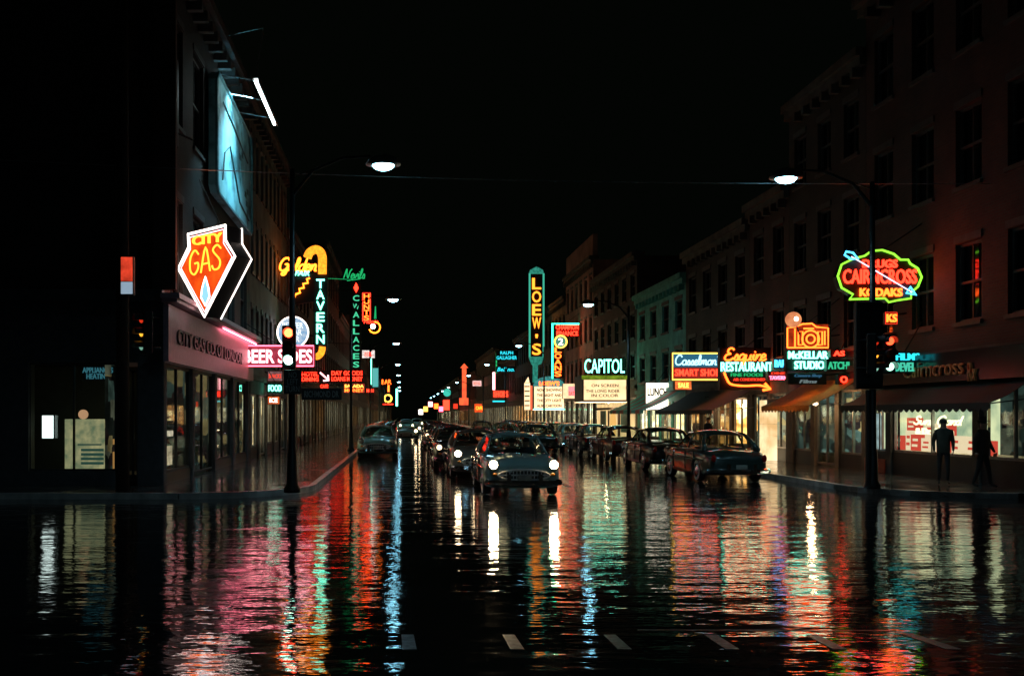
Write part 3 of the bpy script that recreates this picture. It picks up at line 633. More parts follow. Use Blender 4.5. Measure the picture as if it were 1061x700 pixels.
# round beer sign
z = 48; r, wd, ht = signroot('round blue and white lit WATER BEAR disc sign with pale rim', 286.5, 320, 322, 366, z, cab=False); 
r['label'] = 'round blue and white lit disc sign beside the TAVERN letters'
rr_ = wd / 2; c = (0, .1, ht / 2)
b = MB(); b.lathe(c, [(rr_, .0), (rr_, .25)], 32, 'y'); b.build('cabinet', M['black'], r)
b = MB(); b.lathe((0, .07, ht / 2), [(rr_ * .93, .0), (rr_ * .93, .03)], 32, 'y'); b.build('face', glow_panel('blue_face', (.16, .36, .6), .8, (.5, .6, .7), 5), r)
b = MB(); b.tube([(rr_ * .96 * math.cos(R(a)), .04, ht / 2 + rr_ * .96 * math.sin(R(a))) for a in range(0, 360, 12)], .035, 5, True); b.build('rim_tube', N['white'], r)
letters('BETTER\nCLEAR\nBEER', 0, ht / 2, rr_ * 1.3, rr_ * 1.2, .03, emit('white_face_letters', (.8, .9, 1), 1.1), r); bracket(r, wd, ht, 'L', (.5,))

def simple(label, px0, px1, py0, py1, z, lines, side=None, face=None, bord=None, brad=.03, name='neon_sign', cabm=None, dep=.25, lsh=0, off=.015):
    r, wd, ht = signroot(label, px0, px1, py0, py1, z, name, cabm=cabm, dep=dep)
    if face:
        b = MB(); b.box(-wd / 2 + .03, wd / 2 - .03, .0, .028, .03, ht - .03); b.build('lit_face', face, r)
    if bord: border(r, rect(wd, ht, brad), brad, bord)
    for i, (s, m, fx, fz, fw, fh) in enumerate(lines):
        letters(s, wd * fx, ht * fz, wd * fw, ht * fh, -.03, m, r, off=off, shear=lsh)
    if side: bracket(r, wd, ht, side)
    return r, wd, ht
simple('small green FOOD sign hanging below the pink marquee', 277, 293, 396, 408, 44, [('FOOD', N['aqua'], 0, .5, .85, .55)], 'L')
simple('dim pinkish lettered sign directly above the green food sign', 277, 293, 384, 395, 44.4, [('SNACKS', N['dimred'], 0, .5, .8, .4)], 'L', face=glow_panel('dim_pink_face', (.3, .14, .14), .7))
simple('small orange lit panel under the green food sign', 277, 290, 410, 419, 45, [('ICE', N['white'], 0, .5, .6, .5)], 'L', face=glow_panel('orange_panel', (.9, .16, .04), .9))
simple('red two line neon sign just left of the pink arrow', 312, 331, 384, 396, 58, [('HOTEL', N['red'], 0, .72, .9, .36), ('DINING', N['red'], 0, .27, .9, .36)], 'L')
r, wd, ht = signroot('pale pink neon arrow pointing down between two red signs', 331, 341, 384, 397, 57.6, 'arrow_sign')
b = MB(); b.tube([(-.25, 0, .65), (.25, 0, .2)], .05); b.tube([(.22, 0, .5), (.26, 0, .18), (-.06, 0, .16)], .05); b.build('arrow_tube', N['pinkw'], r); bracket(r, wd, ht, 'L')
simple('wide red orange neon sign in two lines reading DAY GOODS and LOANS MONEY', 342, 377, 383, 396, 80, [('DAY GOODS', N['red'], 0, .74, .92, .36), ('LOANS MONEY', N['red'], 0, .28, .92, .36)], 'L')
simple('lit red and cream neon sign right below the loans money sign', 356, 378, 397, 407, 83, [('SALADA', N['yellow'], 0, .72, .9, .32), ('MONEY', N['orange'], 0, .28, .9, .36)], 'L', face=glow_panel('red_face', (.5, .06, .03), .8))
simple('small red lettered sign at the pavement edge by the first lamp poles', 331, 341, 397, 403, 60, [('CAFE', N['red'], 0, .5, .8, .6)], 'L')
# green vertical
z = 80; r, wd, ht = signroot('slim vertical green neon sign lettered C WALLACES with red tip', 364, 374, 292, 383, z)
vletters('CWALLACES', 0, .1, ht - 1.0, .52, 0, emit('neon_soft_green', (.06, .55, .28), 1), r, gap=.3)
b = MB(); b.prism([(0, ht - .9), (-.2, ht - .5), (0, ht - .05), (.2, ht - .5)][::-1], -.05, .0); b.build('red_tip', N['red'], r); bracket(r, wd, ht, 'L', (.3, .9))
r, wd, ht = signroot('small dim green script sign above the vertical green letters', 356, 378, 278, 292, 80.5, cab=False)
script('Nevils', 0, ht * .55, wd, ht * .7, 0, .05, N['dimgreen'], r); b = MB(); b.tube([(-.6, 0, .1), (.5, 0, .25)], .035); b.tube([(0, .05, .2), (LX - r.location.x, .05, .3)], .02); b.build('underline', N['dimgreen'], r)
z = 108; r, wd, ht = signroot('vertical orange neon sign with a round bulb ring at its foot, left side', 375.5, 384, 303, 333, z)
vletters('HUNTS', 0, .1, ht - .1, wd * .7, 0, N['orange'], r, gap=.12); border(r, rect(wd, ht), .05, N['red']); bracket(r, wd, ht, 'L', (.5,))
b = MB(); b.tube([(.9 + .62 * math.cos(R(a)), 0, -.65 + .62 * math.sin(R(a))) for a in range(-160, 100, 15)], .09, 6); b.build('ring_tube', N['amber'], r)
b = MB(); b.ball((.72, 0, -.55), .3, .2, .3, 10, 6); b.build('globe', N['white'], r); letters('Hunts', .5, .0, 1.6, .45, -.05, N['red'], r, 'foot_lettering', shear=.3)
b = MB(); b.tube([(.9, 0, .3), (1, 0, 1.7)], .06); b.tube([(1.05, 0, .3), (1.0, 0, 1.7)], .06); b.build('green_tube', N['dimgreen'], r)
r, wd, ht = simple('small white lit box sign over a pale green vertical strip, left side', 375, 388.5, 362.5, 371, 118, [('BELL', N['red'], 0, .5, .6, .5)], 'L', face=glow_panel('white_face', (1, .85, .8), 1))
b = MB(); b.box(.1, .4, 0, .1, -3.2, -.05); b.build('hanging_strip', N['aqua'], r); b = MB(); b.box(.5, 1.2, 0, .1, -3.5, -1.2); b.build('hanging_lettering', emit('cyan_strip', (.08, .35, .33), 1), r)
simple('tiny red neon sign low by the green strip on the left', 379, 388, 402, 407, 118.5, [('MEN', N['red'], 0, .5, .8, .7)], 'L')
r, wd, ht = simple('small far orange flag shaped neon sign on the left side', 395, 406, 392.5, 398.5, 195, [('BAR', N['orange'], 0, .5, .9, .8)], 'L'); b = MB(); b.box(.2, .6, 0, .2, -1.4, -.01); b.build('stem', N['orange'], r)
r, wd, ht = signroot('round yellow ring sign low on the far left side', 398, 406, 408, 417, 190, cab=False); b = MB(); b.tube([(.7 * math.cos(R(a)), 0, .85 + .7 * math.sin(R(a))) for a in range(0, 360, 20)], .17, 5, True); b.build('ring_tube', N['yellow'], r); b = MB(); b.box(-1, 1, 0, .2, -.4, -.2); b.build('base', N['red'], r)
simple('thin white vertical sign at the far end of the left side', 409.5, 412.8, 402, 421, 290, [('I', N['aqua'], 0, .5, .6, .95)], None)
vv = bpy.data.objects[-1] if False else None
# NO LEFT TURN board and park board (unlit)
dk = mat('dim_white_paint', (.4, .42, .4), .6)

# ---- right side
z = 28.6; r, wd, ht = signroot('big oval CAIRNCROSS drugs neon sign with green outline and crossed arrow', 868, 955, 262, 313, z, cab=False)
ov = []
k = z / F
pp = [(880, 310), (884, 305), (872, 298), (868, 286), (872, 274), (884, 268), (896, 265), (903, 260), (914, 259), (926, 263), (933, 269), (941, 269), (943, 273), (951, 278), (955, 287), (951, 297), (944, 303), (944, 309), (930, 311), (921, 313), (917, 309)]
ov = [((p[0] - 911.5) * k, (313 - p[1]) * k) for p in pp]
b = MB(); b.prism([(p[0] * .985, p[1]) for p in ov][::-1][::-1], .04, .38); b.build('cabinet', mat('dark_green_enamel', (.012, .02, .016), .5), r)
border(r, ov, .032, N['yg'], 0)
letters('DRUGS', -.0, ht * .78, 36 * k, 8.5 * k, -.02, N['red'], r, off=.02); letters('CAIRNCROSS', -.0, ht * .52, 76 * k, 15 * k, -.02, N['red'], r, off=.01); letters('KODAKS', .03, ht * .2, 44 * k, 8.5 * k, -.02, N['orange'], r, off=.02)
b = MB(); a0, a1 = ((884 - 911.5) * k, (313 - 268) * k), ((943 - 911.5) * k, (313 - 303) * k)
b.tube([(a0[0] - .1, -.1, a0[1] + .05), (a1[0], -.1, a1[1])], .017); b.build('arrow_shaft', emit('arrow_lilac', (.75, .7, 1), 1.6), r)
b = MB(); b.tube([(a0[0] - .25, -.1, a0[1] + .2), (a0[0] - .05, -.1, a0[1] + .16), (a0[0] + .1, -.1, a0[1] - .02), (a0[0] - .12, -.1, a0[1] - .02), (a0[0] - .3, -.1, a0[1] + .1)], .03, 5, True); b.tube([(a1[0] - .05, -.1, a1[1] + .15), (a1[0] + .12, -.1, a1[1] - .08), (a1[0] - .16, -.1, a1[1] - .02)], .035, 5, True); b.build('arrow_tips', N['blue'], r)
bracket(r, wd, ht, 'R', (.3, .7))
simple('small orange lettered box sign just under the big oval drugs sign', 917, 930, 323, 336, 29.5, [('KS', N['orange'], .0, .5, .8, .65)], 'R', bord=N['dimred'], brad=.015)
# camera sign
z = 34; r, wd, ht = signroot('orange neon sign shaped like a camera above the studio letters', 815, 859, 335, 361, z, cab=True, dep=.2, cabm=mat('brown_enamel', (.05, .015, .01), .5))
def L_(pts, rad, m, nm, y=0): 
    b = MB()
    for p in pts: b.tube([(a * wd, y, c * ht) for a, c in p], rad, 5)
    return b.build(nm, m, r)
b = MB(); b.box(-wd / 2 + .02, wd / 2 - .02, .015, .028, .03, ht - .03); b.build('face', glow_panel('camera_face', (.6, .05, .01), .7), r)
L_([[(-.48, .04), (-.48, .82), (-.3, .86), (-.12, .98), (.1, 1.0), (.2, .86), (.48, .82), (.48, .04), (-.48, .04)], [(-.3, .04), (-.3, .8)], [(-.22, .15), (-.22, .68), (-.12, .68), (-.12, .15), (-.22, .15)], [(.24, .15), (.24, .68), (.34, .68), (.34, .15), (.24, .15)], [(.4, .15), (.4, .7)], [(-.1, .8), (.14, .8)]], .028, N['orange'], 'outline_tube')
b = MB()
for rad in (.3, .15): b.tube([(.06 * wd + rad * math.cos(R(a)), -.03, ht * .38 + rad * math.sin(R(a))) for a in range(0, 360, 20)], .03, 5, True)
b.build('lens_tube', N['orange'], r); bracket(r, wd, ht, 'R', (.5,))
r2 = thing('flash_globe', 'round peach lit globe at the upper left of the camera sign', 'lamp', (X(822, 33.6), 33.6, H(331, 33.6)))
b = MB(); b.ball((0, 0, 0), .27, .27, .27, 20, 12); b.build('globe', glow_panel('peach_globe', (.75, .30, .12), .9, (.5, .14, .06), 3), r2, smooth=True); b = MB(); b.ball((0, -.2, 0), .1, .1, .1, 12, 8); b.build('hot_bulb', emit('hot_bulb', (1, .9, .7), 4), r2, smooth=True); b = MB(); b.tube([(.15, .1, -.2), (.35, .3, -.5)], .03); b.build('stem', M['iron'], r2)
simple('McKELLAR STUDIO pale green neon sign under the camera', 815, 859, 362, 384, 34, [('McKELLAR', N['aqua'], 0, .74, .93, .36), ('STUDIO', N['aqua'], .03, .27, .7, .38)], 'R')
simple('dark board with dim blue script hanging below the studio sign', 817, 857, 386, 398, 34, [('Camera Shop', emit('dim_blue', (.02, .07, .12), 1), 0, .72, .7, .32), ('Films', emit('dim_white', (.10, .13, .13), 1), 0, .25, .45, .3)], 'R', lsh=.25)
simple('dim green ATCHISON neon sign right of the studio sign', 857, 880, 372, 385, 33.3, [('ATCHI', emit('neon_mid_green', (.03, .42, .2), 1), 0, .5, .95, .6)], 'R')
bpy.data.objects.get('x')
simple('tiny red neon letters above the dim green sign by the studio', 861, 877, 362, 370, 33.4, [('AS', N['red'], 0, .5, .7, .7)], None)
simple('tiny red round neon emblem above the tan awning', 869, 879, 388, 398, 33.2, [('O', N['red'], 0, .5, .7, .7)], None)
simple('two line teal neon sign half hidden by the right pole', 926, 954, 364, 386, 28.6, [('FILMS', N['cyan'], 0, .75, .85, .34), ('DEVELD', emit('teal_letters', (.05, .45, .3), 1), 0, .27, .95, .42)], 'R')
# Cairncross fascia letters (unlit, dull orange)
ft = thing('fascia_lettering', 'dull orange serif style letters reading Cairncross above the drugstore canopy', 'lettering', (RX - .33, 27.6, 3.06), R(-90))
letters('Cairncross', 0, .28, 3.1, .46, 0, mat('orange_leaf', (.8, .25, .07), .4), ft, off=-.005); letters('Rx', 1.95, .1, .35, .5, 0, MC['orange_leaf'], ft, 'emblem', off=-.01)
b = MB(); b.box(-4, 4.2, .035, .28, -.12, .7); b.build('fascia_board', mat('black_glass_fascia', (.01, .01, .012), .15), ft); join_to(R1, ft)
# Esquire
z = 40.5; r, wd, ht = signroot('Esquire Restaurant neon sign, orange script over pale green capitals', 746, 801, 360, 404, z, dep=.3)
script('Esquire', -.05, ht * .82, wd * .78, ht * .28, -.03, .04, N['orange'], r, 'script_lettering', slant=.15)
letters('RESTAURANT', 0, ht * .55, wd * .97, ht * .22, -.03, N['aqua'], r)
letters('FINE FOODS', 0, ht * .36, wd * .6, ht * .08, -.03, N['dimgreen'], r, 'small_lettering'); letters('AIR CONDITIONED', .1, ht * .25, wd * .6, ht * .07, -.03, N['dimred'], r, 'lower_lettering')
b = MB(); b.tube([(a * wd, -.05, c * ht) for a, c in catmull([(-.43, .42), (-.38, .27), (-.3, .14), (-.05, .1), (.25, .11), (.45, .03)], 4)], .045); b.tube([(.34 * wd, -.05, .16 * ht), (.45 * wd, -.05, .02 * ht), (.3 * wd, -.05, .0)], .06, 5); b.build('arrow_tube', N['orange'], r)
bracket(r, wd, ht, 'R', (.8, .2))
simple('small blue BAR neon sign tucked right of the restaurant sign', 802, 814, 371, 382, 38.7, [('BAR', N['blue'], 0, .5, .9, .7)], None)
simple('pink neon TAXI lettered strip below the blue bar sign', 796, 816, 384, 394, 38.5, [('TAVERN', N['pink'], 0, .28, .9, .4), ('DINE', N['dimred'], 0, .75, .7, .25)], None)['label' if False else 0]['label'] = 'small pink neon lettered strip below the blue bar sign'
# Casselman
z = 46; r, wd, ht = signroot('Casselman smart shoes sign, blue panel with yellow bulb border', 696, 752, 365, 394, z, dep=.3, cabm=M['black'])
b = MB(); b.box(-wd / 2 + .06, wd / 2 - .06, .0, .028, ht * .48, ht - .06); b.build('upper_face', emit('blue_enamel_lit', (.02, .10, .16), 1), r); b = MB(); b.box(-wd / 2 + .06, wd / 2 - .06, .0, .028, .06, ht * .46); b.build('lower_face', emit('red_enamel_lit', (.22, .02, .012), 1), r)
script("Casselman's", -.0, ht * .70, wd * .86, ht * .34, -.03, .036, emit('neon_ice', (.45, .85, 1), 1.4), r, 'script_lettering', slant=.1); letters('SMART SHOES', 0, ht * .28, wd * .88, ht * .24, -.03, N['red'], r)
border(r, rect(wd, ht, .04), .04, N['yellow']); bracket(r, wd, ht, 'R')
simple('orange lit box hanging beneath the smart shoes sign', 699, 717, 394, 404, 46.2, [('SALE', N['yellow'], 0, .5, .6, .5)], None, face=glow_panel('orange_lit', (1, .2, .05), 1.2))
simple('white lit square sign with dark lettering above the striped awning', 669, 693, 396, 425, 56, [('LUNCH', M['black'], 0, .66, .85, .3)], 'R', face=emit('white_lit_face', (1, .9, .7), 2.0), name='box_sign', off=.03)
# CAPITOL
z = 66; r, wd, ht = signroot('CAPITOL theatre marquee, tall pale teal letters over a cream letter board', 603.5, 650, 388.5, 416, z, 'theatre_marquee', dep=3.0)
letters('CAPITOL', -.02, ht + .62, wd * .89, 14.5 * z / F, -.0, N['aqua'], r, off=.0); b = MB(); b.box(-wd / 2 - .05, wd / 2 + .05, -.05, .0, ht - .28, ht - .02); b.build('green_band', glow_panel('olive_band', (.22, .34, .02), .8), r)
b = MB(); b.box(-wd / 2 + .1, wd / 2 - .08, .0, .028, .12, ht - .32); b.build('letter_board', glow_panel('cream_board', (.72, .50, .26), 1.7, (.55, .36, .18), 1.6), r)
for i, (s, fx, fz, fw) in enumerate([('ON SCREEN', 0, .7, .6), ('THE LONG RIDER', -.05, .45, .75), ('IN COLOR', .0, .25, .6)]): letters(s, wd * fx, (ht - .3) * fz + .05, wd * fw, .2, -.01, mat('brown_letters', (.12, .06, .03), .6), r, 'board_lettering')
bracket(r, wd, ht, 'R')
b = MB(); b.box(-wd / 2, wd / 2, .1, 3.0, -.03, -.001); b.build('soffit', emit('soffit_lamps', (1, .65, .35), 3), r)
# entrance front below it
r = thing('theatre_front', 'cream lit theatre entrance with arch and posters below the CAPITOL marquee', 'entrance', (RX - .05, 69, .14))
b = MB(); b.box(-.3, -.02, -5.2, 5.8, 0, 2.7); b.build('panel_wall', glow_panel('cream_tile_lit', (.62, .42, .18), 1.3, (.4, .26, .12), 1.3), r)  # wall and arch glow by themselves: marquee light put into their colours
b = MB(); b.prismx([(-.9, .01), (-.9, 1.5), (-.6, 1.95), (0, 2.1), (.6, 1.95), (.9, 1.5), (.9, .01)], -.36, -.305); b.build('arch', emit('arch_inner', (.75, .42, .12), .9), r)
b = MB(); b.box(-.37, -.31, -4.4, -2.6, .7, 2.2); b.box(-.37, -.31, 2.4, 4.2, .7, 2.2); b.build('poster', mat('teal_poster', (.03, .12, .1), .5), r)
b = MB(); b.box(-.42, -.305, -5.2, 5.8, 2.25, 2.42); b.box(-.36, -.305, -2.2, -1.6, 0, 2.2); b.box(-.36, -.305, 1.3, 1.6, 0, 2.2); b.build('trim', M['wood'], r); join_to(R6, r)
r, wd, ht = simple('cream sign with pink panel between LOEW\'S and CAPITOL boards', 583, 601, 397, 413, 80, [('EATS', N['red'], .05, .35, .4, .25)], 'R', face=glow_panel('cream_lit2', (1, .72, .42), 1.1, (.8, .5, .25)), name='box_sign')
b = MB(); b.box(-.25, wd / 2 - .1, -.03, -.001, ht * .2, ht * .8); b.build('pink_panel', emit('pink_panel', (.8, .3, .33), .9), r)
# LOAN
z = 84; r, wd, ht = signroot('L shaped FINANCE LOANS neon sign with round emblem, orange letters', 572, 600, 335, 392, z, cab=False)
b = MB(); b.box(-wd / 2, wd / 2, .04, .4, ht * .76, ht); b.box(-wd / 2, -wd / 2 + 1.0, .04, .4, 0, ht * .759); b.build('cabinet', M['black'], r)
border(r, [(-wd / 2, 0), (-wd / 2, ht), (wd / 2, ht), (wd / 2, ht - .06), (-wd / 2 + .06, ht - .06), (-wd / 2 + .06, 0)], .045, N['teal'])
letters('CHAMPION', .15, ht * .93, wd * .84, ht * .085, 0, N['red'], r, off=.03); letters('FINANCE', .15, ht * .82, wd * .8, ht * .085, 0, N['red'], r, 'second_lettering', off=.03)
vletters('LOANS', -wd / 2 + .52, .15, ht * .57, .6, 0, N['orange'], r, gap=.12)
b = MB(); b.lathe((-wd / 2 + .75, -.02, ht * .67), [(.5, 0), (.5, .05)], 20, 'y'); b.build('emblem', emit('emblem_green', (.06, .22, .14), 1), r); b = MB(); b.tube([(-wd / 2 + .75 + .52 * math.cos(R(a)), -.04, ht * .67 + .52 * math.sin(R(a))) for a in range(0, 360, 18)], .07, 5, True); b.build('emblem_ring', N['yellow'], r); letters('2', -wd / 2 + .75, ht * .67, .4, .55, -.05, N['white'], r, 'emblem_numeral')
bracket(r, wd, ht, 'R', (.9,))
# LOEW'S
z = 100; r, wd, ht = signroot("tall vertical LOEW'S sign, amber bulb letters in a green frame", 548.5, 563.5, 283, 370, z, cabm=mat('dark_maroon', (.04, .012, .01), .5), dep=.6)
vletters("LOEW'S", 0, .15, ht - .4, wd * .62, -.02, emit('bulb_orange', (1, .26, .02), 2.3), r, gap=.14)
border(r, rect(wd, ht, .03), .1, emit('frame_green', (.04, .36, .24), 1), name='frame_tube')
b = MB(); b.prism([(-wd / 2, ht), (-wd / 2 + .1, ht + .35), (0, ht + .7), (wd / 2 - .1, ht + .35), (wd / 2, ht)][::-1], .0, .5); b.prism([(-.75, -.01), (-.5, -.7), (-.35, -.8), (-.35, -2.6), (.1, -2.6), (.15, -.8), (.5, -.7), (.75, -.01)][::-1][::-1], .0, .5); b.build('crest', glow_panel('green_enamel_lit', (.03, .26, .19), .9), r); bracket(r, wd, ht, 'R', (.3, .8))
z = 92; r, wd, ht = signroot("LOEW'S theatre marquee, cream board of dark film titles with arched top", 553, 585, 400, 424, z, 'theatre_marquee', dep=3.5)
b = MB(); b.box(-wd / 2 + .05, wd / 2 - .05, 0, .028, .08, ht - .02); b.build('letter_board', glow_panel('cream_board2', (1, .66, .36), 1.6, (.8, .5, .25), 1.5), r)
ap = [(-wd / 2, ht + .002)] + [(-wd / 2 * math.cos(R(a)), ht + .0 + .95 * math.sin(R(a))) for a in range(15, 180, 15)] + [(wd / 2, ht + .002)]
b = MB(); b.prism(ap[::-1][::-1], .0, .4); b.build('arched_top', glow_panel('teal_arch', (.06, .3, .28), .9), r); letters("LOEW'S", 0, ht + .28, wd * .65, .42, -.03, N['orange'], r, off=.03)
for i, s in enumerate(['NOW SHOWING', 'THE NIGHT AND', 'THE CITY LIGHT', 'ALSO CARTOON']): letters(s, 0, ht - .35 - i * .5, wd * .8, .27, -.02, M['black'], r, 'board_lettering', off=.03)
b = MB(); b.tube([(-wd / 2, 0, .02), (wd / 2, 0, .02)], .07, 5); b.build('edge_tube', N['teal'], r); b = MB(); b.box(-wd / 2, wd / 2, .1, 3.4, -.05, -.001); b.build('soffit', MC['soffit_lamps'], r)
bracket(r, wd, ht, 'R')
r, wd, ht = signroot("narrow vertical cream side board of the LOEW'S marquee", 543, 552, 396, 425, 91, 'box_sign'); b = MB(); b.box(-wd / 2 + .03, wd / 2 - .25, 0, .028, .05, ht - .05); b.build('lit_face', MC['cream_board2'], r); b = MB(); b.box(wd / 2 - .23, wd / 2 - .03, 0, .028, .05, ht - .3); b.build('red_strip', emit('red_strip', (.8, .12, .05), 1), r); b = MB(); b.prism([(-.3, ht + .01), (0, ht + .5), (.1, ht + .01)][::-1], 0, .3); b.build('finial', MC['cream_board2'], r)
b = MB(); 
for i in range(5): b.box(-wd / 2 + .06, wd / 2 - .3, -.02, -.001, .4 + i * .45, .52 + i * .45)
b.build('dark_lettering', M['black'], r)
# farther
simple('teal two line RALPH GALLAGHER neon letters on the right', 514, 536, 363, 373, 128, [('RALPH', N['cyan'], 0, .76, .6, .34), ('GALLAGHER', N['cyan'], 0, .26, .95, .36)], 'R')
simple('small teal script sign below the gallagher letters', 514, 534, 379.5, 385.5, 128.5, [('Bell no.', N['cyan'], 0, .5, .9, .7)], 'R', lsh=.3)
r, wd, ht = simple('orange lettered sign with a pale pink vertical strip, right side', 510.5, 527, 404, 412, 140, [('SHOES', N['red'], 0, .5, .9, .7)], None, face=glow_panel('red_face2', (.7, .07, .03), .9)); b = MB(); b.box(-wd / 2, -wd / 2 + .35, 0, .2, ht + .05, ht + 2.6); b.build('vertical_strip', N['pinkw'], r); b = MB(); b.box(-wd / 2, wd * .3, 0, .2, -.6, -.4); b.build('teal_underline', N['cyan'], r); b = MB(); b.tube([(-.6, .2, 3.6), (-.6, .2, 6.5)], .1); b.build('mast', N['dimgreen'], r)
r, wd, ht = signroot('thin orange tower shaped sign with a wide glowing base, far right side', 478.5, 483.5, 381, 412, 215, cabm=M['black']); b = MB(); b.box(-wd / 2 + .05, wd / 2 - .05, -.1, .0, 0, ht); b.prism([(-.9, ht), (0, ht + 1), (.9, ht)][::-1], -.1, .2); b.box(-1.1, 1.1, -.1, .2, -1.6, -.01); b.build('lit_tower', glow_panel('tower_orange', (1, .14, .04), 1.1, (.7, .06, .03), .8), r)
simple('small pink and white flag shaped sign on the far right side', 489.5, 499, 394, 400, 180, [('ROYAL', N['red'], 0, .5, .7, .5)], None, face=glow_panel('pink_white', (1, .6, .55), 1))
simple('orange box sign low on the far right side', 491.5, 501.5, 418, 427, 185, [('CAFE', N['amber'], 0, .5, .7, .4)], None, face=glow_panel('orange_box', (1, .1, .02), 1.1), name='box_sign')
r, wd, ht = signroot('far green round neon sign at the end of the right side', 458.5, 468, 402, 411, 250, cab=False); b = MB(); b.lathe((0, 0, ht / 2), [(1.0, 0), (1.0, .3)], 14, 'y'); b.build('disc', emit('far_green', (.04, .45, .34), 1), r); b = MB(); b.box(-1, .6, 0, .3, -3.4, -.8); b.build('orange_lower', N['red'], r)
for px, py, m_, lb in [(441, 424, 'yellow', 'far pale yellow sign, lowest in the distant cluster'), (446, 419, 'pinkw', 'far pale pink sign in the distant cluster'), (452, 421, 'orange', 'far orange sign in the middle of the distant cluster'), (457, 424, 'pink', 'far rose sign near the right end of the distant cluster'), (472, 421, 'dimred', 'far dull red sign left of the tower sign'), (436, 427, 'white', 'far small white sign nearest the vanishing street')]:
    r, wd, ht = signroot(lb, px - 3, px + 3, py - 3.4, py + 3, 255, 'far_sign', dep=.3); b = MB(); b.box(-wd / 2 + .2, wd / 2 - .2, -.05, .0, .2, ht - .1); b.build('lit_face', N[m_], r)

# ------------------------------------------------------------------ awnings
def awning(label, y0, y1, zt, zb, dep, m, cz=.16, side='R', stripes=None):
    r = thing('awning', label, 'awning', (RX, (y0 + y1) / 2, zb)); O = r.location; n = 7; b = MB(O)
    for i in range(n):
        t0, t1 = i / n, (i + 1) / n
        def P(t, y): return (RX - .03 - dep * t, y, zt + (zb + .18 - zt) * t - .08 * math.sin(t * math.pi))
        b.quad(P(t0, y0), P(t1, y0), P(t1, y1), P(t0, y1))
    o = b.build('canvas', m, r); sol = o.modifiers.new('solid', 'SOLIDIFY'); sol.thickness = .012
    v = MB(O); k = int((y1 - y0) / .3)
    for i in range(k):
        a = y0 + (y1 - y0) * i / k; c = y0 + (y1 - y0) * (i + 1) / k
        pts = [(a, zb + .18), (c, zb + .18), (c, zb + .05), ((a * .25 + c * .75), zb - .01), ((a + c) / 2, zb - .04), ((a * .75 + c * .25), zb - .01), (a, zb + .05)]
        v.prismx(pts, RX - dep - .045, RX - dep - .032)
    v.build('valance', m, r)
    s_ = MB(O)
    for yy in (y0, y1): s_.tube([(RX - .05, yy, zb + .3), (RX - dep - .03, yy, zb + .17)], .018)
    s_.build('arm', M['steel'], r); return r
def stripe_mat(name, c1, c2, sc):
    m, t, b = newmat(name); tc = t.nodes.new('ShaderNodeTexCoord'); wv = t.nodes.new('ShaderNodeTexWave'); wv.bands_direction = 'Y'; wv.inputs['Scale'].default_value = sc
    t.links.new(tc.outputs['Object'], wv.inputs['Vector']); cr = t.nodes.new('ShaderNodeValToRGB'); cr.color_ramp.interpolation = 'CONSTANT'; e = cr.color_ramp.elements; e[0].color = c1 + (1,); e[1].position = .5; e[1].color = c2 + (1,)
    t.links.new(wv.outputs[0], cr.inputs[0]); t.links.new(cr.outputs[0], b.inputs['Base Color']); b.inputs['Roughness'].default_value = .6; return m
tan = mat('tan_canvas', (.8, .40, .12), .8); t = tan.node_tree
tl = t.nodes.new('ShaderNodeBsdfTranslucent'); tl.inputs[0].default_value = (.8, .42, .14, 1); mx = t.nodes.new('ShaderNodeMixShader'); mx.inputs[0].default_value = .45
t.links.new(t.nodes['Principled BSDF'].outputs[0], mx.inputs[1]); t.links.new(tl.outputs[0], mx.inputs[2]); t.links.new(mx.outputs[0], [n for n in t.nodes if n.type == 'OUTPUT_MATERIAL'][0].inputs[0])
awning('tan canvas awning in front of the photographic studio', 32.6, 36.9, 3.25, 2.15, 1.7, tan)
awning('long black canvas awning with scalloped edge under the restaurant sign', 42.2, 51.6, 3.2, 2.05, 1.9, mat('black_canvas', (.01, .011, .012), .7))
awning('green and red striped awning under the white square sign', 52.9, 61.5, 3.4, 2.1, 2.2, stripe_mat('striped_canvas', (.05, .3, .22), (.4, .06, .03), .16))
awning('dark scalloped canopy over the drugstore display window', 23.6, 31.6, 2.95, 2.12, 1.1, mat('dark_canopy', (.012, .013, .012), .7))
# lamps hanging under awnings to light the shop fronts
for (yy, zz, e, c) in ((34.5, 2.4, 45, (1, .6, .28)), (47, 2.6, 45, (1, .6, .3)), (57, 2.7, 60, (1, .8, .5)), (69, 2.9, 60, (1, .7, .4))):
    r = thing('soffit_lamp', {34.5: 'small lamp beneath the tan awning', 47: 'small lamp beneath the long black awning', 57: 'small lamp beneath the striped awning', 69: 'small lamp at the theatre entrance under the marquee'}[yy], 'lamp', (RX - .7, yy, zz))
    b = MB(); b.ball((0, 0, 0), .09, .09, .07); b.build('globe', emit('soffit_globe', (1, .75, .45), 4), r, smooth=True); b = MB(); b.tube([(0, 0, .06), (0, 0, .3), (.7, 0, .3)], .015); b.build('stem', M['iron'], r)
    ld = bpy.data.lights.new('soffit_light', 'POINT'); ld.energy = e; ld.color = c; ld.shadow_soft_size = .1; lo = bpy.data.objects.new('soffit_light', ld); col.objects.link(lo); lo.parent = r; lo.location = (-.15, 0, -.15)
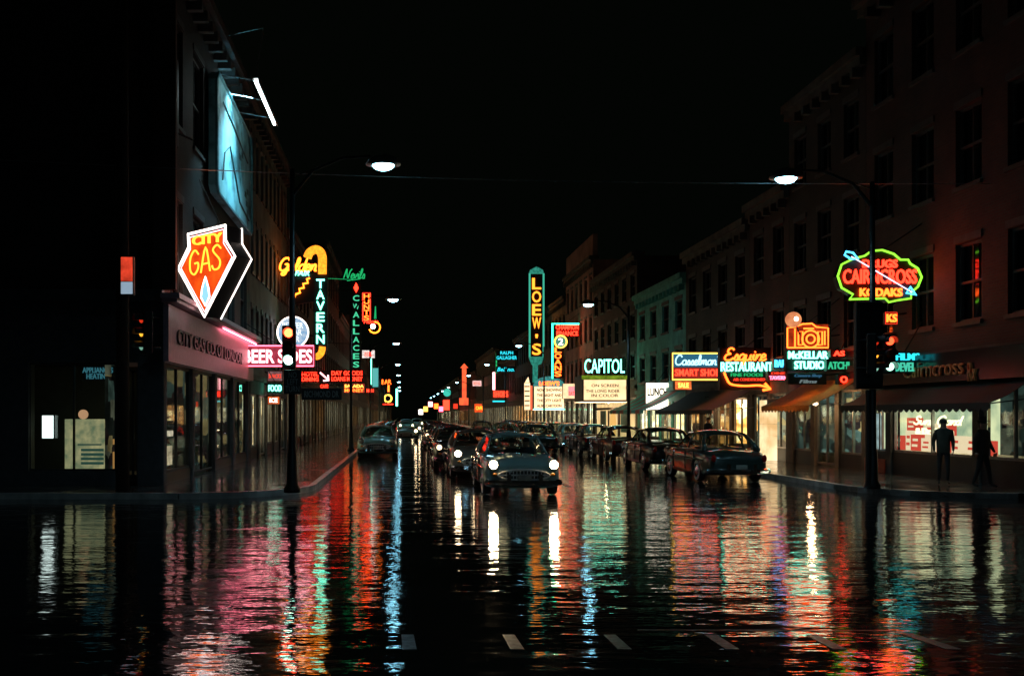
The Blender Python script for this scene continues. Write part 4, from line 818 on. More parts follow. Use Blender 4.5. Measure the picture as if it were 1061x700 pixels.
# tiled white pier and panel by the restaurant
r = thing('tiled_pier', 'white lit tiled pier between the black and tan awnings', 'pier', (RX - .2, 40.3, .14))
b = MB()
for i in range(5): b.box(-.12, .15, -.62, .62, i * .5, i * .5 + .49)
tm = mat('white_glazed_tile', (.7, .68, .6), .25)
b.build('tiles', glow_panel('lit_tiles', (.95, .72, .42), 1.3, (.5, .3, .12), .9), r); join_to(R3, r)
simple('dark overhanging canopy board by the white tiled pier', 807, 832, 412, 419, 37, [('SHOP', emit('dim_w', (.05, .06, .06), 1), 0, .5, .5, .5)], None, name='canopy_board', dep=1.2)

# ------------------------------------------------------------------ drugstore display window
r = thing('window_display', 'bright drugstore window display with red and cream boxes and script lettering', 'display', (RX, 28.4, .8)); O = r.location
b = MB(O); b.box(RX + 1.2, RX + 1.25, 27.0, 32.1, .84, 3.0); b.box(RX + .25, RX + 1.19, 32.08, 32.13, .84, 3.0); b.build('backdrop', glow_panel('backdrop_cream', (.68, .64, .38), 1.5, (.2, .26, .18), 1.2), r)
b = MB(O); b.box(RX + .31, RX + 1.19, 24.2, 32.07, .86, .90); b.build('shelf', mat('shelf_paper', (.6, .55, .4), .6), r)
cardr = emit('glowing_red_card', (.72, .07, .045), 1.0); cardw = emit('glowing_cream_card', (1, .72, .48), 1.0)  # backdrop and cartons glow by themselves: display light put into their colours
for (px, wd_, h0, hh, kk) in ((930, .5, 0, .45, 0), (941, .3, 0, .62, 1), (944, .5, .62, .4, 0), (948, .5, 0, .5, 0), (959, .5, 0, .4, 1), (963, .5, .4, .45, 1), (975, .5, 0, .45, 0), (974, .4, .45, .42, 1), (979, .35, .46, .4, 0), (990, .4, 0, .5, 1), (1006, .4, 0, .5, 1), (1020, .4, 0, .4, 0)):
    xx = RX + .5; u = xx / (px - VX) * F
    b = MB(O); b.box(xx, xx + .25, u - wd_ / 2, u + wd_ / 2, .905 + h0, .9 + h0 + hh); o_ = b.build('carton', cardr if kk == 0 else cardw, r)
    z0_ = .9 + h0; b = MB(O); b.box(xx - .02, xx - .002, u - wd_ * .3, u + wd_ * .3, z0_ + hh * .25, z0_ + hh * .4); b.box(xx - .02, xx - .002, u - wd_ * .35, u + wd_ * .2, z0_ + hh * .6, z0_ + hh * .75); b.build('carton_label', cardw if kk == 0 else cardr, o_)
sg = thing('window_script_sign', 'glowing cream script lettering hung in the drugstore window', 'sign', (RX + .33, 28.5, 1.5), R(-90))
script('Smiles n', 0, .33, 3.0, .24, 0, .03, emit('cream_tube', (1, .85, .5), 2.2), sg) if False else script('Sure Gard', 0, .33, 2.6, .24, 0, .03, emit('cream_tube', (1, .85, .5), 2.2), sg) if all(c in SC for c in 'Sure Gard') else None
letters('& Dr. Green', -.2, .02, 2.0, .2, 0, MC['cream_tube'], sg, 'second_lettering', off=.02)
ld = bpy.data.lights.new('display_light', 'AREA'); ld.shape = 'RECTANGLE'; ld.size = 4; ld.size_y = .4; ld.energy = 45; ld.color = (1, .85, .6)
lo = bpy.data.objects.new('display_light', ld); col.objects.link(lo); lo.parent = r; lo.location = (.5, -.3, 2.15); lo.rotation_euler = (0, R(-25), R(90)); lo.rotation_euler = (0, R(20), 0); ld.size, ld.size_y = .4, 4
r = thing('side_window_panel', 'pale blue lit side window behind the right pole', 'window', (RX - .04, 31.2, .9))
b = MB(); b.box(-.05, .0, -.1, .8, 0, 1.15); b.build('lit_glass', glow_panel('cool_glass', (.35, .5, .5), .8), r); b = MB(); b.tube([(-.06, -.12, 0), (-.06, .82, 0), (-.06, .82, 1.17), (-.06, -.12, 1.17)], .025, 4, True); b.build('frame', M['steel'], r)
b = MB(); b.box(-.06, -.02, -.4, .9, -.75, -.3); b.build('red_kickplate', mat('red_enamel', (.35, .05, .02), .35), r); join_to(R1, r)

# ------------------------------------------------------------------ street lamps
def make_lamp(label, side):
    r = thing('street_lamp', label, 'street lamp', (0, 0, 0), 0, 'street lamps along both kerbs'); sg = 1
    b = MB(); b.lathe((0, 0, .14), [(.2, 0), (.2, .1), (.14, .2), (.12, .9), (.10, 1.0), (.085, 3), (.06, 7.8)], 12); b.build('pole', M['iron'], r, smooth=True)
    b = MB(); b.tube([(0, 0, 7.3), (.5, 0, 7.9), (1.2, 0, 8.2), (1.9, 0, 8.25)], [.05, .04, .035, .03], 8); b.tube([(0, 0, 7.75), (.7, 0, 8.0)], .015); b.build('arm', M['iron'], r)
    b = MB(); b.lathe((2.2, 0, 8.1), [(.30, -.07), (.30, -.02), (.25, .08), (.14, .16), (.04, .2)], 16, sx=1.4); b.build('hood', M['steel'], r, smooth=True)
    b = MB(); b.ball((2.2, 0, 8.04), .27, .22, .14, 16, 8); b.build('lens_bowl', emit('mercury_bowl', (.30, .78, 1), 24), r, smooth=True)
    return r
lampL = make_lamp('tall street lamp with round bulb', 'L')
def place_lamp(src, x, y, rz, label, first=False, en=170):
    r = src if first else copy_tree(src); r.location = (x, y, 0); r.rotation_euler = (0, 0, rz); r['label'] = label
    if y < 150:
        ld = bpy.data.lights.new('street_lamp_light', 'SPOT'); ld.energy = en; ld.color = (.45, .8, 1); ld.spot_size = R(172 if y < 0 else 116); ld.spot_blend = .15 if y < 0 else .6; ld.shadow_soft_size = .15
        lo = bpy.data.objects.new('street_lamp_light', ld); col.objects.link(lo); lo.parent = r; lo.location = (2.2, 0, 7.9)
    return r
onames = ['nearest', 'second', 'third', 'fourth', 'fifth', 'sixth', 'seventh', 'eighth', 'ninth', 'tenth', 'eleventh', 'twelfth']
for i in range(8): place_lamp(lampL, CL - .34, [23.3, 50.4, 81, 115, 145, 175, 206, 237][i], 0, '%s glowing street lamp along the left kerb' % onames[i], i == 0)
for i in range(11): place_lamp(lampL, CR + (.68 if i else .3), 24.6 + (28 if i else 0) + 31.2 * max(0, i - 1), math.pi, '%s glowing street lamp along the right kerb' % onames[i])

place_lamp(lampL, CL - .34, -7, 0, 'unseen street lamp behind the viewpoint, left kerb of the near block', en=380); place_lamp(lampL, CR + .5, -5, math.pi, 'unseen street lamp behind the viewpoint, right kerb of the near block', en=380)  # unseen near-block lamps, added to light the car fronts
# ------------------------------------------------------------------ traffic signals and pole furniture
def signal(label, loc, rz, lit, scale=1, visor_lit=True):
    r = thing('traffic_signal', label, 'traffic signal', loc, rz)
    b = MB(); b.box(-.16, .16, 0, .22, 0, 1.0); b.build('housing', M['iron'], r, bevel=.03)
    cols = dict(red=((1, .05, .015), .82), amber=((1, .4, .03), .5), green=((.45, 1, .75), .18))
    for k_, (c, h) in cols.items():
        st = lit.get(k_, .0)
        b = MB(); b.ball((0, -.01, h), .105, .05, .105, 16, 8); o_ = b.build('lens', emit('signal_%s_%.2f' % (k_, st), c, st) if st else mat('dark_lens_' + k_, tuple(v * .1 for v in c), .2), r, smooth=True)
        v = MB()
        pts = [(.12 * math.cos(R(a)), .12 * math.sin(R(a))) for a in range(-20, 201, 20)]
        for i in range(len(pts) - 1):
            (a0, c0), (a1, c1) = pts[i], pts[i + 1]; v.quad((a0, 0, h + c0), (a1, 0, h + c1), (a1, -.2 + .0, h + c1), (a0, -.2, h + c0))
        vo = v.build('visor', M['black'], r); sd = vo.modifiers.new('solid', 'SOLIDIFY'); sd.thickness = .008
    b = MB(); b.tube([(0, .2, .15), (0, .45, .15)], .02); b.tube([(0, .2, .85), (0, .45, .85)], .02); b.build('bracket', M['iron'], r)
    return r
px_, z_ = 299, 22.6
sL = signal('traffic signal on the left corner pole with red and green lenses lit', (X(299, z_), z_, H(381, z_)), 0, dict(red=14, green=9))
signal('traffic signal seen edge on at the far left of the corner', (X(147, 22.8), 22.8, H(366, 22.8)), R(-58), dict(red=.5, amber=1.2, green=.25))
signal('traffic signal on the right pole with red and green lenses lit', (X(924, 24.0), 24.1, H(387, 24.0)), 0, dict(red=4, green=2.5))
signal('traffic signal turned sideways on the street side of the right pole', (X(911, 23.8), 23.95, H(387, 23.8)), R(68), dict(red=.4, amber=1.4, green=.4))
for nm, lx, ly, c, e in (('left', X(300, z_), z_ - .35, (1, .1, .03), 6), ('right', X(924, 24), 23.7, (1, .1, .03), 4)):
    pass
# left corner boards
zz = 22.3
r = thing('road_sign', 'black NO LEFT TURN board on the left corner pole', 'road sign', (X(303, zz), zz, H(408, zz))); wd, ht = 18 * zz / F, 25 * zz / F
b = MB(); b.box(-wd / 2, wd / 2, 0, .04, 0, ht); b.build('board', M['black'], r, bevel=.01)
letters('NO\nLEFT\nTURN', 0, ht / 2, wd * .8, ht * .82, -.006, dk, r, off=.0, ext=.004)
r = thing('street_name_sign', 'long dark street board beside the NO LEFT TURN board', 'sign', (X(333, zz), zz + .05, H(414, zz))); wd, ht = 42 * zz / F, 12 * zz / F
b = MB(); b.box(-wd / 2, wd / 2, 0, .04, 0, ht); b.build('board', M['black'], r, bevel=.01); letters('RICHMOND DR', 0, ht / 2, wd * .85, ht * .55, -.006, dk, r, ext=.004)
# right pole equipment cabinet
r = thing('signal_cabinet', 'tall dark equipment cabinet strapped to the right corner pole', 'cabinet', (X(901, 24.3), 24.28, H(403, 24.3)))
b = MB(); b.box(-.34, .34, 0, .18, 0, 2.2); b.build('box', M['iron'], r, bevel=.03); b = MB(); b.box(-.28, .28, -.02, -.001, .15, 2.05); b.box(.2, .24, -.05, -.021, 1.0, 1.2); b.build('door', M['black'], r); b = MB(); b.tube([(0, .1, -2.4), (0, .1, -.02)], .07, 8); b.build('conduit', M['iron'], r)
# wooden pole at left
r = thing('utility_pole', 'dark wooden utility pole at far left before the corner window', 'utility pole', (X(127, 23.5), 23.5, 0))
b = MB(); b.tube([(0, 0, 0), (0, 0, 6), (0, 0, 13)], [.17, .16, .13], 12); b.build('pole', M['wood'], r, smooth=True); b = MB(); b.box(-1.2, 1.2, -.06, .06, 12.2, 12.35); b.build('crossarm', M['wood'], r)
b = MB()
for q_ in (-1, -.5, .5, 1): b.lathe((q_, 0, 12.36), [(.03, 0), (.05, .05), (.03, .12)], 8)
b.build('insulator', mat('brown_ceramic', (.08, .03, .02), .2), r)
r = thing('box_sign', 'small lit box sign, red above pale blue, beside the left utility pole', 'sign', (X(132, 23.4), 23.35, H(306, 23.4)))
b = MB(); b.box(-.16, .16, .0, .16, 0, .95); b.build('cabinet', M['black'], r, bevel=.02); b = MB(); b.box(-.14, .14, -.012, -.001, .34, .92); b.build('red_face', glow_panel('red_pole_face', (.8, .06, .025), .9), r); b = MB(); b.box(-.14, .14, -.012, -.001, .03, .32); b.build('blue_face', emit('pale_blue_face', (.22, .3, .38), .9), r)
b = MB(); b.tube([(-.1, .1, .3), (-.12, .2, .3)], .02); b.build('bracket', M['iron'], r)
# overhead cable
r = MB(); pts = []
for i in range(41):
    t_ = i / 40; xx = X(-60, 25.4) + (X(1100, 25.4) - X(-60, 25.4)) * t_; pts.append((xx, 25.4, H(163 + 27 * t_, 25.4) - .25 * math.sin(math.pi * t_)))
r.tube(pts, .012, 5); tag(r.build('overhead_cable', M['steel']), 'thin overhead cable spanning the street between the corner buildings', 'cable')

# ------------------------------------------------------------------ cars of the 1950s
def loft(st, n):
    mb = MB(); k = len(st[0]); vs_ = [p for s_ in st for p in s_]; fs = []
    for i in range(len(st) - 1):
        for j in range(k - 1): fs.append((i * k + j, i * k + j + 1, (i + 1) * k + j + 1, (i + 1) * k + j))
    mb.add(vs_, fs); return mb
def paint(name, c): return mat(name, c, .3, .08, 1.0, noise=.08, nscale=2)
def baked(o):
    dg = bpy.context.evaluated_depsgraph_get(); dg.update(); me = bpy.data.meshes.new_from_object(o.evaluated_get(dg)); o.modifiers.clear(); o.data = me
def make_car(label, pm_, lights=0, boxy=0, group='cars on the wet street', tail=0, headc=None, tw=1.0, fin=0, roofm=None):
    r = thing('car', label, 'car', (0, 0, 0), 0, group)
    S = [(-2.46, .40, .70, .66), (-2.40, .34, .80, .80), (-2.22, .30, .87, .90), (-1.8, .28, .93, .945), (-1.3, .27, .97, .955), (-.8, .26, 1.0, .96), (0, .25, .99, .965), (.8, .26, .98, .965), (1.4, .27, .97, .96), (1.9, .30, .945, .93), (2.3, .34, .88 + fin, .86), (2.48, .42, .72 + fin, .72)]
    st = []
    for (y_, zb, zt, wd_) in S:
        zb -= .085
        crown = .05 if -2.3 < y_ < -.7 else .02
        half = [(0, zt + crown), (.32 * wd_, zt + crown * .9), (.6 * wd_, zt - .02), (.80 * wd_, zt + .005), (.94 * wd_, zt - .05), (wd_, zt - .17), (wd_ * 1.01, zt * .55), (wd_ * .985, zb + .08), (wd_ * .93, zb), (.4 * wd_, zb - .01), (0, zb - .01)]
        st.append([(-a, y_, c) for a, c in half[:0:-1]] + [(a, y_, c) for a, c in half][:-1] + [(0 + .0, y_, half[-1][1])])
    k = len(st[0])
    mb = loft(st, 0); n0 = len(st) - 1
    mb.f += [tuple(range(k))[::-1], tuple(range(n0 * k, n0 * k + k))]
    body = mb.build('body', pm_, r, smooth=True)
    sb = body.modifiers.new('s', 'SUBSURF'); sb.levels = sb.render_levels = 2
    ct = []
    for wy in (-1.52, 1.42):
        c = MB(); c.lathe((-1.2, wy, .34), [(.385, 0), (.385, .5)], 24, 'x'); c.lathe((.7, wy, .34), [(.385, 0), (.385, .5)], 24, 'x'); co = c.build('cut', None); ct.append(co)
        bo = body.modifiers.new('b', 'BOOLEAN'); bo.object = co; bo.operation = 'DIFFERENCE'; bo.solver = 'EXACT'
    baked(body)
    for p in body.data.polygons: p.use_smooth = True
    for c in ct: bpy.data.objects.remove(c)
    # roof and pillars
    def ring(yf, yr, zf, zr, wf, wr): return yf, yr, zf, zr, wf, wr
    rf = MB(); NN = 9; MM = 8; vv_ = []
    for i in range(NN):
        t_ = i / (NN - 1); yy = -.42 + 1.62 * t_; e = (2 * t_ - 1)
        zc = 1.56 - .10 * abs(e) ** 2.6 - (.02 if e > 0 else 0) * e; hw = .66 * tw - .06 * abs(e) ** 3
        for j in range(MM + 1):
            u = (2 * j / MM - 1); vv_.append((hw * u, yy, zc - .11 * abs(u) ** 3.2))
    fs = [(i * (MM + 1) + j, i * (MM + 1) + j + 1, (i + 1) * (MM + 1) + j + 1, (i + 1) * (MM + 1) + j) for i in range(NN - 1) for j in range(MM)]
    rf.add(vv_, fs); ro = rf.build('roof', roofm or pm_, r, smooth=True); sd = ro.modifiers.new('solid', 'SOLIDIFY'); sd.thickness = .05; sd.offset = -1; ss = ro.modifiers.new('s', 'SUBSURF'); ss.levels = ss.render_levels = 1
    pl = MB()
    for s_ in (-1, 1):
        pl.tube([(s_ * .80, -1.0, .97), (s_ * .70, -.68, 1.22), (s_ * .60, -.40, 1.42)], .032, 6); pl.tube([(s_ * .86, .35, .95), (s_ * .80, .36, 1.2), (s_ * .645, .36, 1.45)], .03, 6)
        pl.tube([(s_ * .78, 1.78, .95), (s_ * .74, 1.5, 1.15), (s_ * .60, 1.15, 1.42)], [.1, .08, .05], 6); pl.tube([(s_ * .62, -.4, 1.43), (s_ * .655, .4, 1.465), (s_ * .6, 1.2, 1.42)], .03, 6)
        pl.tube([(s_ * .82, -1.0, .97), (s_ * .87, 0, .965), (s_ * .86, 1, .96), (s_ * .8, 1.8, .95)], .035, 6)
    pl.build('pillar', pm_, r, smooth=True)
    def pane(nm, P):
        b = MB()
        rows = len(P); kk = len(P[0]); b.add([p for row in P for p in row], [(i * kk + j, i * kk + j + 1, (i + 1) * kk + j + 1, (i + 1) * kk + j) for i in range(rows - 1) for j in range(kk - 1)]); return b.build(nm, M['glass'], r, smooth=True)
    us = [-1, -.75, -.4, 0, .4, .75, 1]
    ws = pane('windscreen', [[(.79 * u, -1.0 - .16 * (1 - u * u), .99 + .0) for u in us], [(.70 * u, -.70 - .13 * (1 - u * u), 1.22) for u in us], [(.60 * u, -.42 - .06 * (1 - u * u), 1.43 + .02 * (1 - u * u)) for u in us]])
    b = MB(); b.tube([(.79 * u, -1.01 - .16 * (1 - u * u), .995) for u in us], .02); b.tube([(.60 * u, -.44 - .06 * (1 - u * u), 1.435 + .03 * (1 - u * u)) for u in us], .018); b.build('chrome_surround', M['chrome'], ws)
    pane('rear_window', [[(.76 * u, 1.76 + .12 * (1 - u * u), .97) for u in us], [(.70 * u, 1.5 + .1 * (1 - u * u), 1.17) for u in us], [(.58 * u, 1.2 + .05 * (1 - u * u), 1.42) for u in us]])
    for s_ in (-1, 1):
        pane('side_window', [[(s_ * .84, -.9, .98), (s_ * .87, 0.32, .98)], [(s_ * .64, -.4, 1.42), (s_ * .665, .33, 1.44)]]); pane('side_window', [[(s_ * .87, .4, .98), (s_ * .82, 1.6, .97)], [(s_ * .665, .4, 1.44), (s_ * .62, 1.12, 1.42)]])
    b = MB(); b.box(-.6, .6, .0, .16, .5, 1.02); b.box(-.6, .6, 1.15, 1.35, .5, 1.02); b.box(-.72, .72, -.95, 1.6, .45, .62); b.build('seat', mat('seat_cloth', (.12, .11, .09), .9), r, bevel=.05)
    b = MB(); b.tube([(-.38 + .19 * math.cos(R(a)), -.55 - .06 * math.sin(R(a)), 1.0 + .17 * math.sin(R(a))) for a in range(0, 360, 24)], .014, 5, True) if False else b.tube([(.38 + .19 * math.cos(R(a)), -.55 - .06 * math.sin(R(a)), 1.0 + .17 * math.sin(R(a))) for a in range(0, 360, 24)], .014, 5, True); b.build('steering_wheel', M['black'], r)
    # front
    g_ = MB(); gp_ = [(.62 * math.cos(R(a)) * (1 if abs(math.cos(R(a))) < .95 else 1), -2.5 - .0, .55 + .13 * math.sin(R(a))) for a in range(0, 360, 15)]
    b = MB(); b.add([(p[0], -2.468, p[2]) for p in gp_] + [(p[0], -2.40, p[2]) for p in gp_], [tuple(range(24))] + [(i, (i + 1) % 24, (i + 1) % 24 + 24, i + 24) for i in range(24)]); gr = b.build('grille', M['black'], r)
    b = MB(); b.tube(gp_, .028, 6, True); b.tube([(-.58, -2.5, .55), (.58, -2.5, .55)], .022); 
    for i in range(-6, 7): b.box(i * .085 - .008, i * .085 + .008, -2.5, -2.47, .45, .65)
    b.build('grille_bar', mat('dull_chrome', (.8, .8, .8), .35, .7, noise=.05), gr)
    for e_, nm in ((-1, 'front_bumper'), (1, 'rear_bumper')):
        b = MB(); b.tube([(u * .90, e_ * (2.60 - .24 * abs(u) ** 3), .37) for u in (-1, -.9, -.6, -.3, 0, .3, .6, .9, 1)], .075, 8)
        for q_ in (-.38, .38): b.box(q_ - .05, q_ + .05, e_ * 2.55, e_ * 2.70, .32, .58)
        b.build(nm, M['chrome'], r, smooth=False)
    hc = emit('headlamp_%s' % lights, (1, .74, .42), lights) if lights else mat('headlamp_glass', (.5, .5, .5), .08, noise=.1)
    for s_ in (-1, 1):
        b = MB(); b.lathe((s_ * .735, -2.44, .80), [(.125, 0), (.14, .05), (.14, .3), (.08, .55)], 18, 'y'); o_ = b.build('headlight_housing', pm_, r, smooth=True)
        b = MB(); b.ball((s_ * .735, -2.435, .80), .105, .05, .105, 16, 8); b.build('headlight', hc, r, smooth=True)
        b = MB(); b.tube([(s_ * .735 + .115 * math.cos(R(a)), -2.45, .80 + .115 * math.sin(R(a))) for a in range(0, 360, 20)], .018, 6, True); b.build('headlight_rim', M['chrome'], r)
        b = MB(); b.ball((s_ * .70, -2.47, .56), .07, .04, .045, 10, 6); b.build('parking_light', mat('amber_glass', (.5, .2, .04), .2), r, smooth=True)
        b = MB(); b.ball((s_ * .74, 2.44, .74 + fin), .07, .06, .11, 12, 8); b.build('tail_light', emit('tail_lit', (1, .03, .01), 2.5) if tail else mat('red_glass', (.35, .01, .008), .12), r, smooth=True)
        b = MB(); b.tube([(s_ * .955, -1.9, .70), (s_ * .985, -1, .72), (s_ * .99, .4, .71), (s_ * .975, 1.5, .69), (s_ * .95, 2.0, .67)], .014, 5); b.build('side_trim', M['chrome'], r)
        for hy in (.18, 1.05):
            b = MB(); b.box(s_ * .965, s_ * 1.005, hy - .08, hy + .08, .83, .86); b.build('door_handle', M['chrome'], r)
        b = MB()
        for dy in (-.95, .36, 1.25): b.box(s_ * .95, s_ * .985, dy - .006, dy + .006, .35, .9)
        b.build('door_seam', M['black'], r)
    for wy in (-1.52, 1.42):
        for s_ in (-1, 1):
            wr = MB(); wr.lathe((0, 0, 0), [(.22, -.09), (.31, -.10), (.34, -.06), (.345, 0), (.34, .06), (.31, .10), (.22, .09)], 24, 'x'); wo = wr.build('wheel', M['tyre'], r, smooth=True, loc=(s_ * .83, wy, .345))
            b = MB(); b.lathe((s_ * .102, 0, 0), [(.30, -.004), (.30, .002), (.22, .004)] if s_ > 0 else [(.30, .004), (.30, -.002), (.22, -.004)], 24, 'x'); b.build('whitewall', M['whitewall'], wo)
            b = MB(); b.lathe((0, 0, 0), [(.215, s_ * .085), (.21, s_ * .11), (.12, s_ * .115), (.10, s_ * .14), (.02, s_ * .15)], 20, 'x'); b.build('hubcap', M['chrome'], wo, smooth=True)
    b = MB(); b.tube([(0, -2.1, .985), (0, -1.95, 1.04), (0, -1.7, 1.035)], [.01, .025, .01], 6); b.build('hood_ornament', M['chrome'], r, smooth=True)
    for e_ in (-1, 1):
        b = MB(); b.box(-.16, .16, e_ * 2.66, e_ * 2.68, .44, .56); b.build('licence_plate', mat('plate_paint', (.3, .3, .26), .5), r)
    return r
def put(c, x, y, rz, label=None):
    c.location = (x, y, 0); c.rotation_euler = (0, 0, rz)
    if label: c['label'] = label
    return c
P_teal = paint('paint_grey_teal', (.2, .31, .30)); P_green = paint('paint_dark_green', (.02, .04, .035)); P_black = paint('paint_black', (.012, .013, .015)); P_lt = paint('paint_light_teal', (.2, .42, .40)); P_maroon = paint('paint_maroon', (.06, .012, .012)); P_blue = paint('paint_navy', (.015, .025, .05))
lead = put(make_car('grey teal sedan with both headlights on, nearest in the middle of the street', P_teal, lights=80), 2.97, 25.9, 0)
for s_ in (-1, 1):
    ld = bpy.data.lights.new('headlight_beam', 'SPOT'); ld.energy = 110; ld.color = (1, .72, .42); ld.spot_size = R(70); ld.spot_blend = 1; ld.shadow_soft_size = .1
    lo = bpy.data.objects.new('headlight_beam', ld); col.objects.link(lo); lo.parent = lead; lo.location = (s_ * .735, -2.52, .80); lo.rotation_euler = (R(-82), 0, 0)
put(make_car('pale sedan with a headlight on, tucked directly behind the nearest sedan', paint('paint_beige', (.34, .3, .24)), lights=40, fin=.05, tw=.95), 2.5, 32.6, 0)
dim1 = make_car('dark sedan with dim parking lamps, third in the queue of the oncoming lane', P_black, lights=2.5); put(dim1, 2.15, 38.6, 0)
nearp = make_car('dark green sedan parked nearest at the right kerb, seen from behind', P_green, group='cars parked along the kerbs'); put(nearp, 9.85, 30.6, math.pi, None)
lt = make_car('light teal sedan parked fifth along the right kerb', P_lt, group='cars parked along the kerbs', tw=1.03, roofm=mat('cream_roof', (.5, .47, .38), .3, coat=1, noise=.05)); put(lt, 9.95, 56.6, math.pi)
bl = make_car('black sedan parked second from the near end of the right kerb', P_black, group='cars parked along the kerbs', tw=1.04, fin=.04); put(bl, 9.85, 37.1, math.pi)
mr_ = make_car('maroon sedan parked third from the near end of the right kerb', P_maroon, group='cars parked along the kerbs', fin=.1, tw=.93); put(mr_, 9.8, 43.6, math.pi)
put(copy_tree(bl), 9.85, 50.1, math.pi, 'black sedan parked at the right kerb, just before the light teal one')
gl_ = copy_tree(lt); put(gl_, -1.15, 47.5, 0, 'light teal sedan parked at the left kerb, nearest on that side')
for i, (src, x, y, rz, lb) in enumerate([(nearp, 10, 63.2, math.pi, 'dark green sedan parked just beyond the light teal one, right kerb'), (bl, 10, 69.8, math.pi, 'black sedan parked in front of the CAPITOL entrance'), (mr_, 10, 76.5, math.pi, 'maroon sedan parked just past the CAPITOL marquee'), (bl, 10, 83.5, math.pi, 'black sedan parked below the loan sign'), (nearp, 10, 90.5, math.pi, "dark green sedan parked below the LOEW'S marquee"),
        (bl, -1.2, 54.5, 0, 'black sedan parked second along the left kerb'), (mr_, -1.2, 61.5, 0, 'maroon sedan parked third along the left kerb'), (nearp, -1.2, 68.5, 0, 'dark green sedan parked fourth along the left kerb'), (bl, -1.2, 76, 0, 'black sedan parked fifth along the left kerb'),
        (nearp, 7.3, 52.5, math.pi, 'dark sedan driving away, half hidden by the nearest sedan'), (dim1, 2.3, 46, 0, 'dark sedan fourth in the oncoming queue'), (dim1, 2.4, 53, 0, 'dark sedan fifth in the oncoming queue'), (dim1, 2.3, 61, 0, 'dark sedan sixth in the oncoming queue'), (lt, 7.0, 66, math.pi, 'teal sedan driving away in the middle distance'), (dim1, 2.6, 76, 0, 'dark sedan seventh in the oncoming queue'), (bl, 6.8, 82, math.pi, 'black sedan driving away far down the street')]):
    put(copy_tree(src), x, y, rz, lb)
far1 = make_car('far oncoming sedan with bright headlights on the left side of the street', P_lt, lights=18); put(far1, .35, 76, 0)
put(copy_tree(far1), 2.4, 92, 0, 'distant oncoming car with headlights, beyond the queue'); put(copy_tree(far1), .6, 118, 0, 'distant oncoming car with headlights near the vanishing point'); put(copy_tree(far1), 2.4, 150, 0, 'tiny oncoming car with headlights, most distant of all')

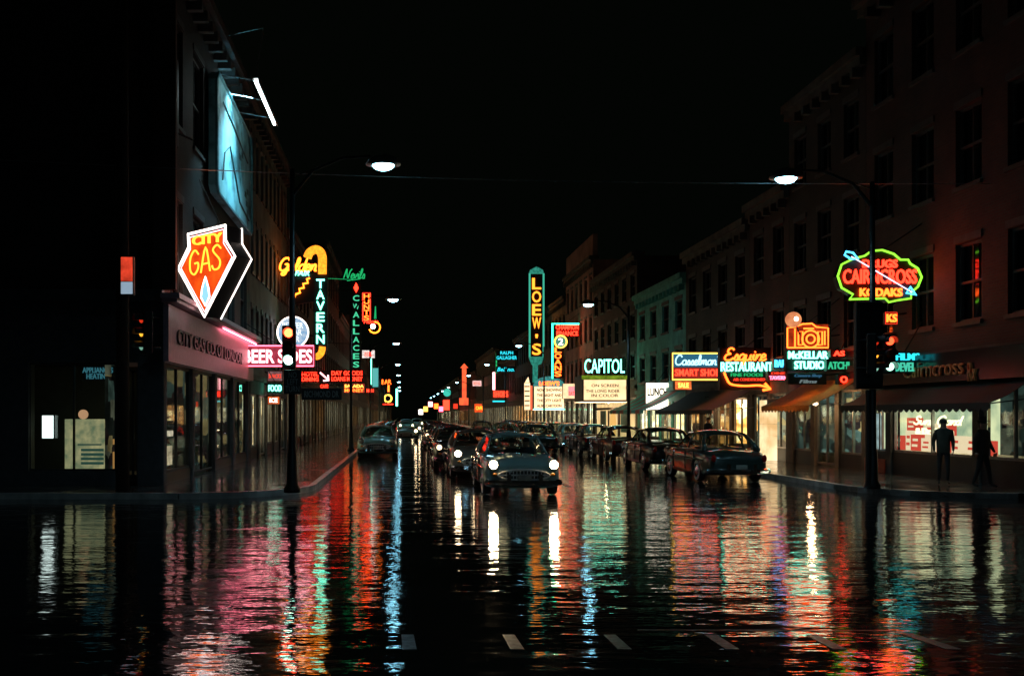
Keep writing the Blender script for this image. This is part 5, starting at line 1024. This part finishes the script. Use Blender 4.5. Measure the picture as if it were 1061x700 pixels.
# ------------------------------------------------------------------ people
def person(label, loc, rz, coat, legs, pose='stand', hat=False, group=None):
    r = thing('person', label, 'person', loc, rz, group)
    V = []; E = []; Rr = []
    def v(p, rad): V.append(p); Rr.append(rad); return len(V) - 1
    def e(a, b): E.append((a, b))
    sit = pose == 'sit'
    pel = v((0, 0, .95), .175); sp = v((0, 0, 1.15), .165); ch = v((0, .0, 1.36), .175); nk = v((0, 0, 1.52), .06); hd = v((0, -.01, 1.63), .085); tp = v((0, 0, 1.71), .085)
    for a, b in ((pel, sp), (sp, ch), (ch, nk), (nk, hd), (hd, tp)): e(a, b)
    for s_ in (-1, 1):
        stp = .12 * s_ if pose == 'walk' else .02 * s_
        sh_ = v((s_ * .17, 0, 1.42), .085)
        if sit: el = v((s_ * .25, -.12, 1.2), .05); hn = v((s_ * .14, -.38, 1.22), .035)
        else: el = v((s_ * .235, .03 - stp * .5, 1.15), .062); hn = v((s_ * .22, -.07 - stp, .90), .032)
        e(ch, sh_); e(sh_, el); e(el, hn)
        if sit: hp = v((s_ * .1, -.05, .90), .1); kn = v((s_ * .13, -.45, .92), .075); fo = v((s_ * .13, -.55, .6), .05)
        else: hp = v((s_ * .09, 0, .86), .095); kn = v((s_ * .1, -.02 + stp * .6 * -1, .48), .065); fo = v((s_ * .1, .02 - stp * 1.4 + .0, .09), .045)
        e(pel, hp); e(hp, kn); e(kn, fo)
        if not sit: toe = v((s_ * .12, -.14 - stp * 1.4, .045), .036); e(fo, toe)
    me = bpy.data.meshes.new('person'); me.from_pydata(V, E, []); o = bpy.data.objects.new('body', me); col.objects.link(o); o.parent = r
    sk = o.modifiers.new('skin', 'SKIN'); 
    for i, q_ in enumerate(me.skin_vertices[0].data): q_.radius = (Rr[i], Rr[i] * .85); q_.use_root = (i == 0)
    ss = o.modifiers.new('s', 'SUBSURF'); ss.levels = ss.render_levels = 2
    baked(o); me = o.data
    skin = mat('skin', (.4, .22, .15), .5)
    for m_ in (coat, legs, skin): me.materials.append(m_)
    for p in me.polygons:
        c = p.center; p.use_smooth = True
        p.material_index = 2 if (c.z > 1.5 or (abs(c.x) > .19 and c.z < .92 and c.y < -.03 and not sit) or (sit and c.y < -.32 and c.z > 1.15)) else (1 if c.z < .85 or (sit and c.z < 1.0) else 0)
    # fingers, face, merged into the body
    b = MB()
    for s_ in (-1, 1):
        hx, hy, hz = V[[i for i, p in enumerate(V) if abs(Rr[i] - (.035 if sit else .032)) < 1e-6][0 if s_ < 0 else 1]]
        for j, ln in enumerate((.07, .085, .09, .08)):
            yy = hy - .03 + j * .02
            b.tube([(hx, yy, hz - .02), (hx - s_ * .01, yy - .005, hz - .06), (hx - s_ * .03, yy - .008, hz - .06 - ln * .6)], [.011, .010, .007], 5)
        b.tube([(hx, hy - .03, hz), (hx - s_ * .02, hy - .06, hz - .03), (hx - s_ * .03, hy - .065, hz - .06)], [.013, .011, .008], 5)
    b.ball((0, -.105, 1.635), .014, .022, .022, 8, 6); 
    for s_ in (-1, 1): b.ball((s_ * .09, .0, 1.64), .012, .022, .032, 8, 6)
    n = len(me.vertices); vs_ = [tuple(q_.co) for q_ in me.vertices] + [tuple(q_) for q_ in b.v]; fs = [tuple(p.vertices) for p in me.polygons] + [tuple(i + n for i in f) for f in b.f]
    idx = [p.material_index for p in me.polygons] + [2] * len(b.f); m2 = bpy.data.meshes.new('body'); m2.from_pydata(vs_, [], fs)
    for m_ in (coat, legs, skin): m2.materials.append(m_)
    for p, i in zip(m2.polygons, idx): p.material_index = i; p.use_smooth = True
    o.data = m2
    b = MB(); b.ball((0, .02, 1.69), .1, .11, .085, 14, 8); 
    b.build('hair', mat('dark_hair', (.02, .014, .01), .6), r, smooth=True)
    b = MB()
    for s_ in (-1, 1): b.ball((s_ * .032, -.088, 1.655), .011, .008, .008, 8, 6)
    b.build('eyes', M['black'], r)
    if hat: b = MB(); b.lathe((0, 0, 1.71), [(.17, 0), (.17, .012), (.1, .02), (.095, .11), (.07, .12)], 18); b.build('hat', coat, r)
    return r
navy = mat('navy_coat', (.02, .025, .035), .8); grey = mat('dark_trousers', (.02, .02, .02), .85); brown = mat('brown_coat', (.04, .025, .02), .8); olive = mat('olive_jacket', (.05, .05, .035), .8)
person('man in a dark jacket standing before the bright drugstore window', (X(984, 25.6), 25.9, .14), R(-20), olive, grey)
person('dark figure in a hat at the right edge of the drugstore window', (X(1023, 24.6), 24.8, .14), R(30), brown, grey, 'walk', True)
person('dark figure standing beneath the black awning', (X(736, 44.3), 44.6, .14), R(-60), navy, grey)
pd = person('driver of the nearest sedan, dark silhouette behind the windscreen', (2.97 + .38, 25.95, -.36), 0, navy, grey, 'sit'); person('passenger in the nearest sedan, dark silhouette behind the windscreen', (2.97 - .0, 25.95, -.38), 0, brown, grey, 'sit')
print('objects', len(bpy.data.objects))

if HAZE:
    hb = MB(); hb.box(-70, 70, -20, 460, -1, 24); hm = bpy.data.materials.new('night_haze'); hm.use_nodes = True; t = hm.node_tree
    t.nodes.remove(t.nodes['Principled BSDF']); pv = t.nodes.new('ShaderNodeVolumePrincipled'); pv.inputs['Color'].default_value = (.8, .85, .9, 1); pv.inputs['Density'].default_value = HAZE; pv.inputs['Anisotropy'].default_value = .6
    t.links.new(pv.outputs[0], [n for n in t.nodes if n.type == 'OUTPUT_MATERIAL'][0].inputs['Volume']); tag(hb.build('haze', hm), kind='stuff')
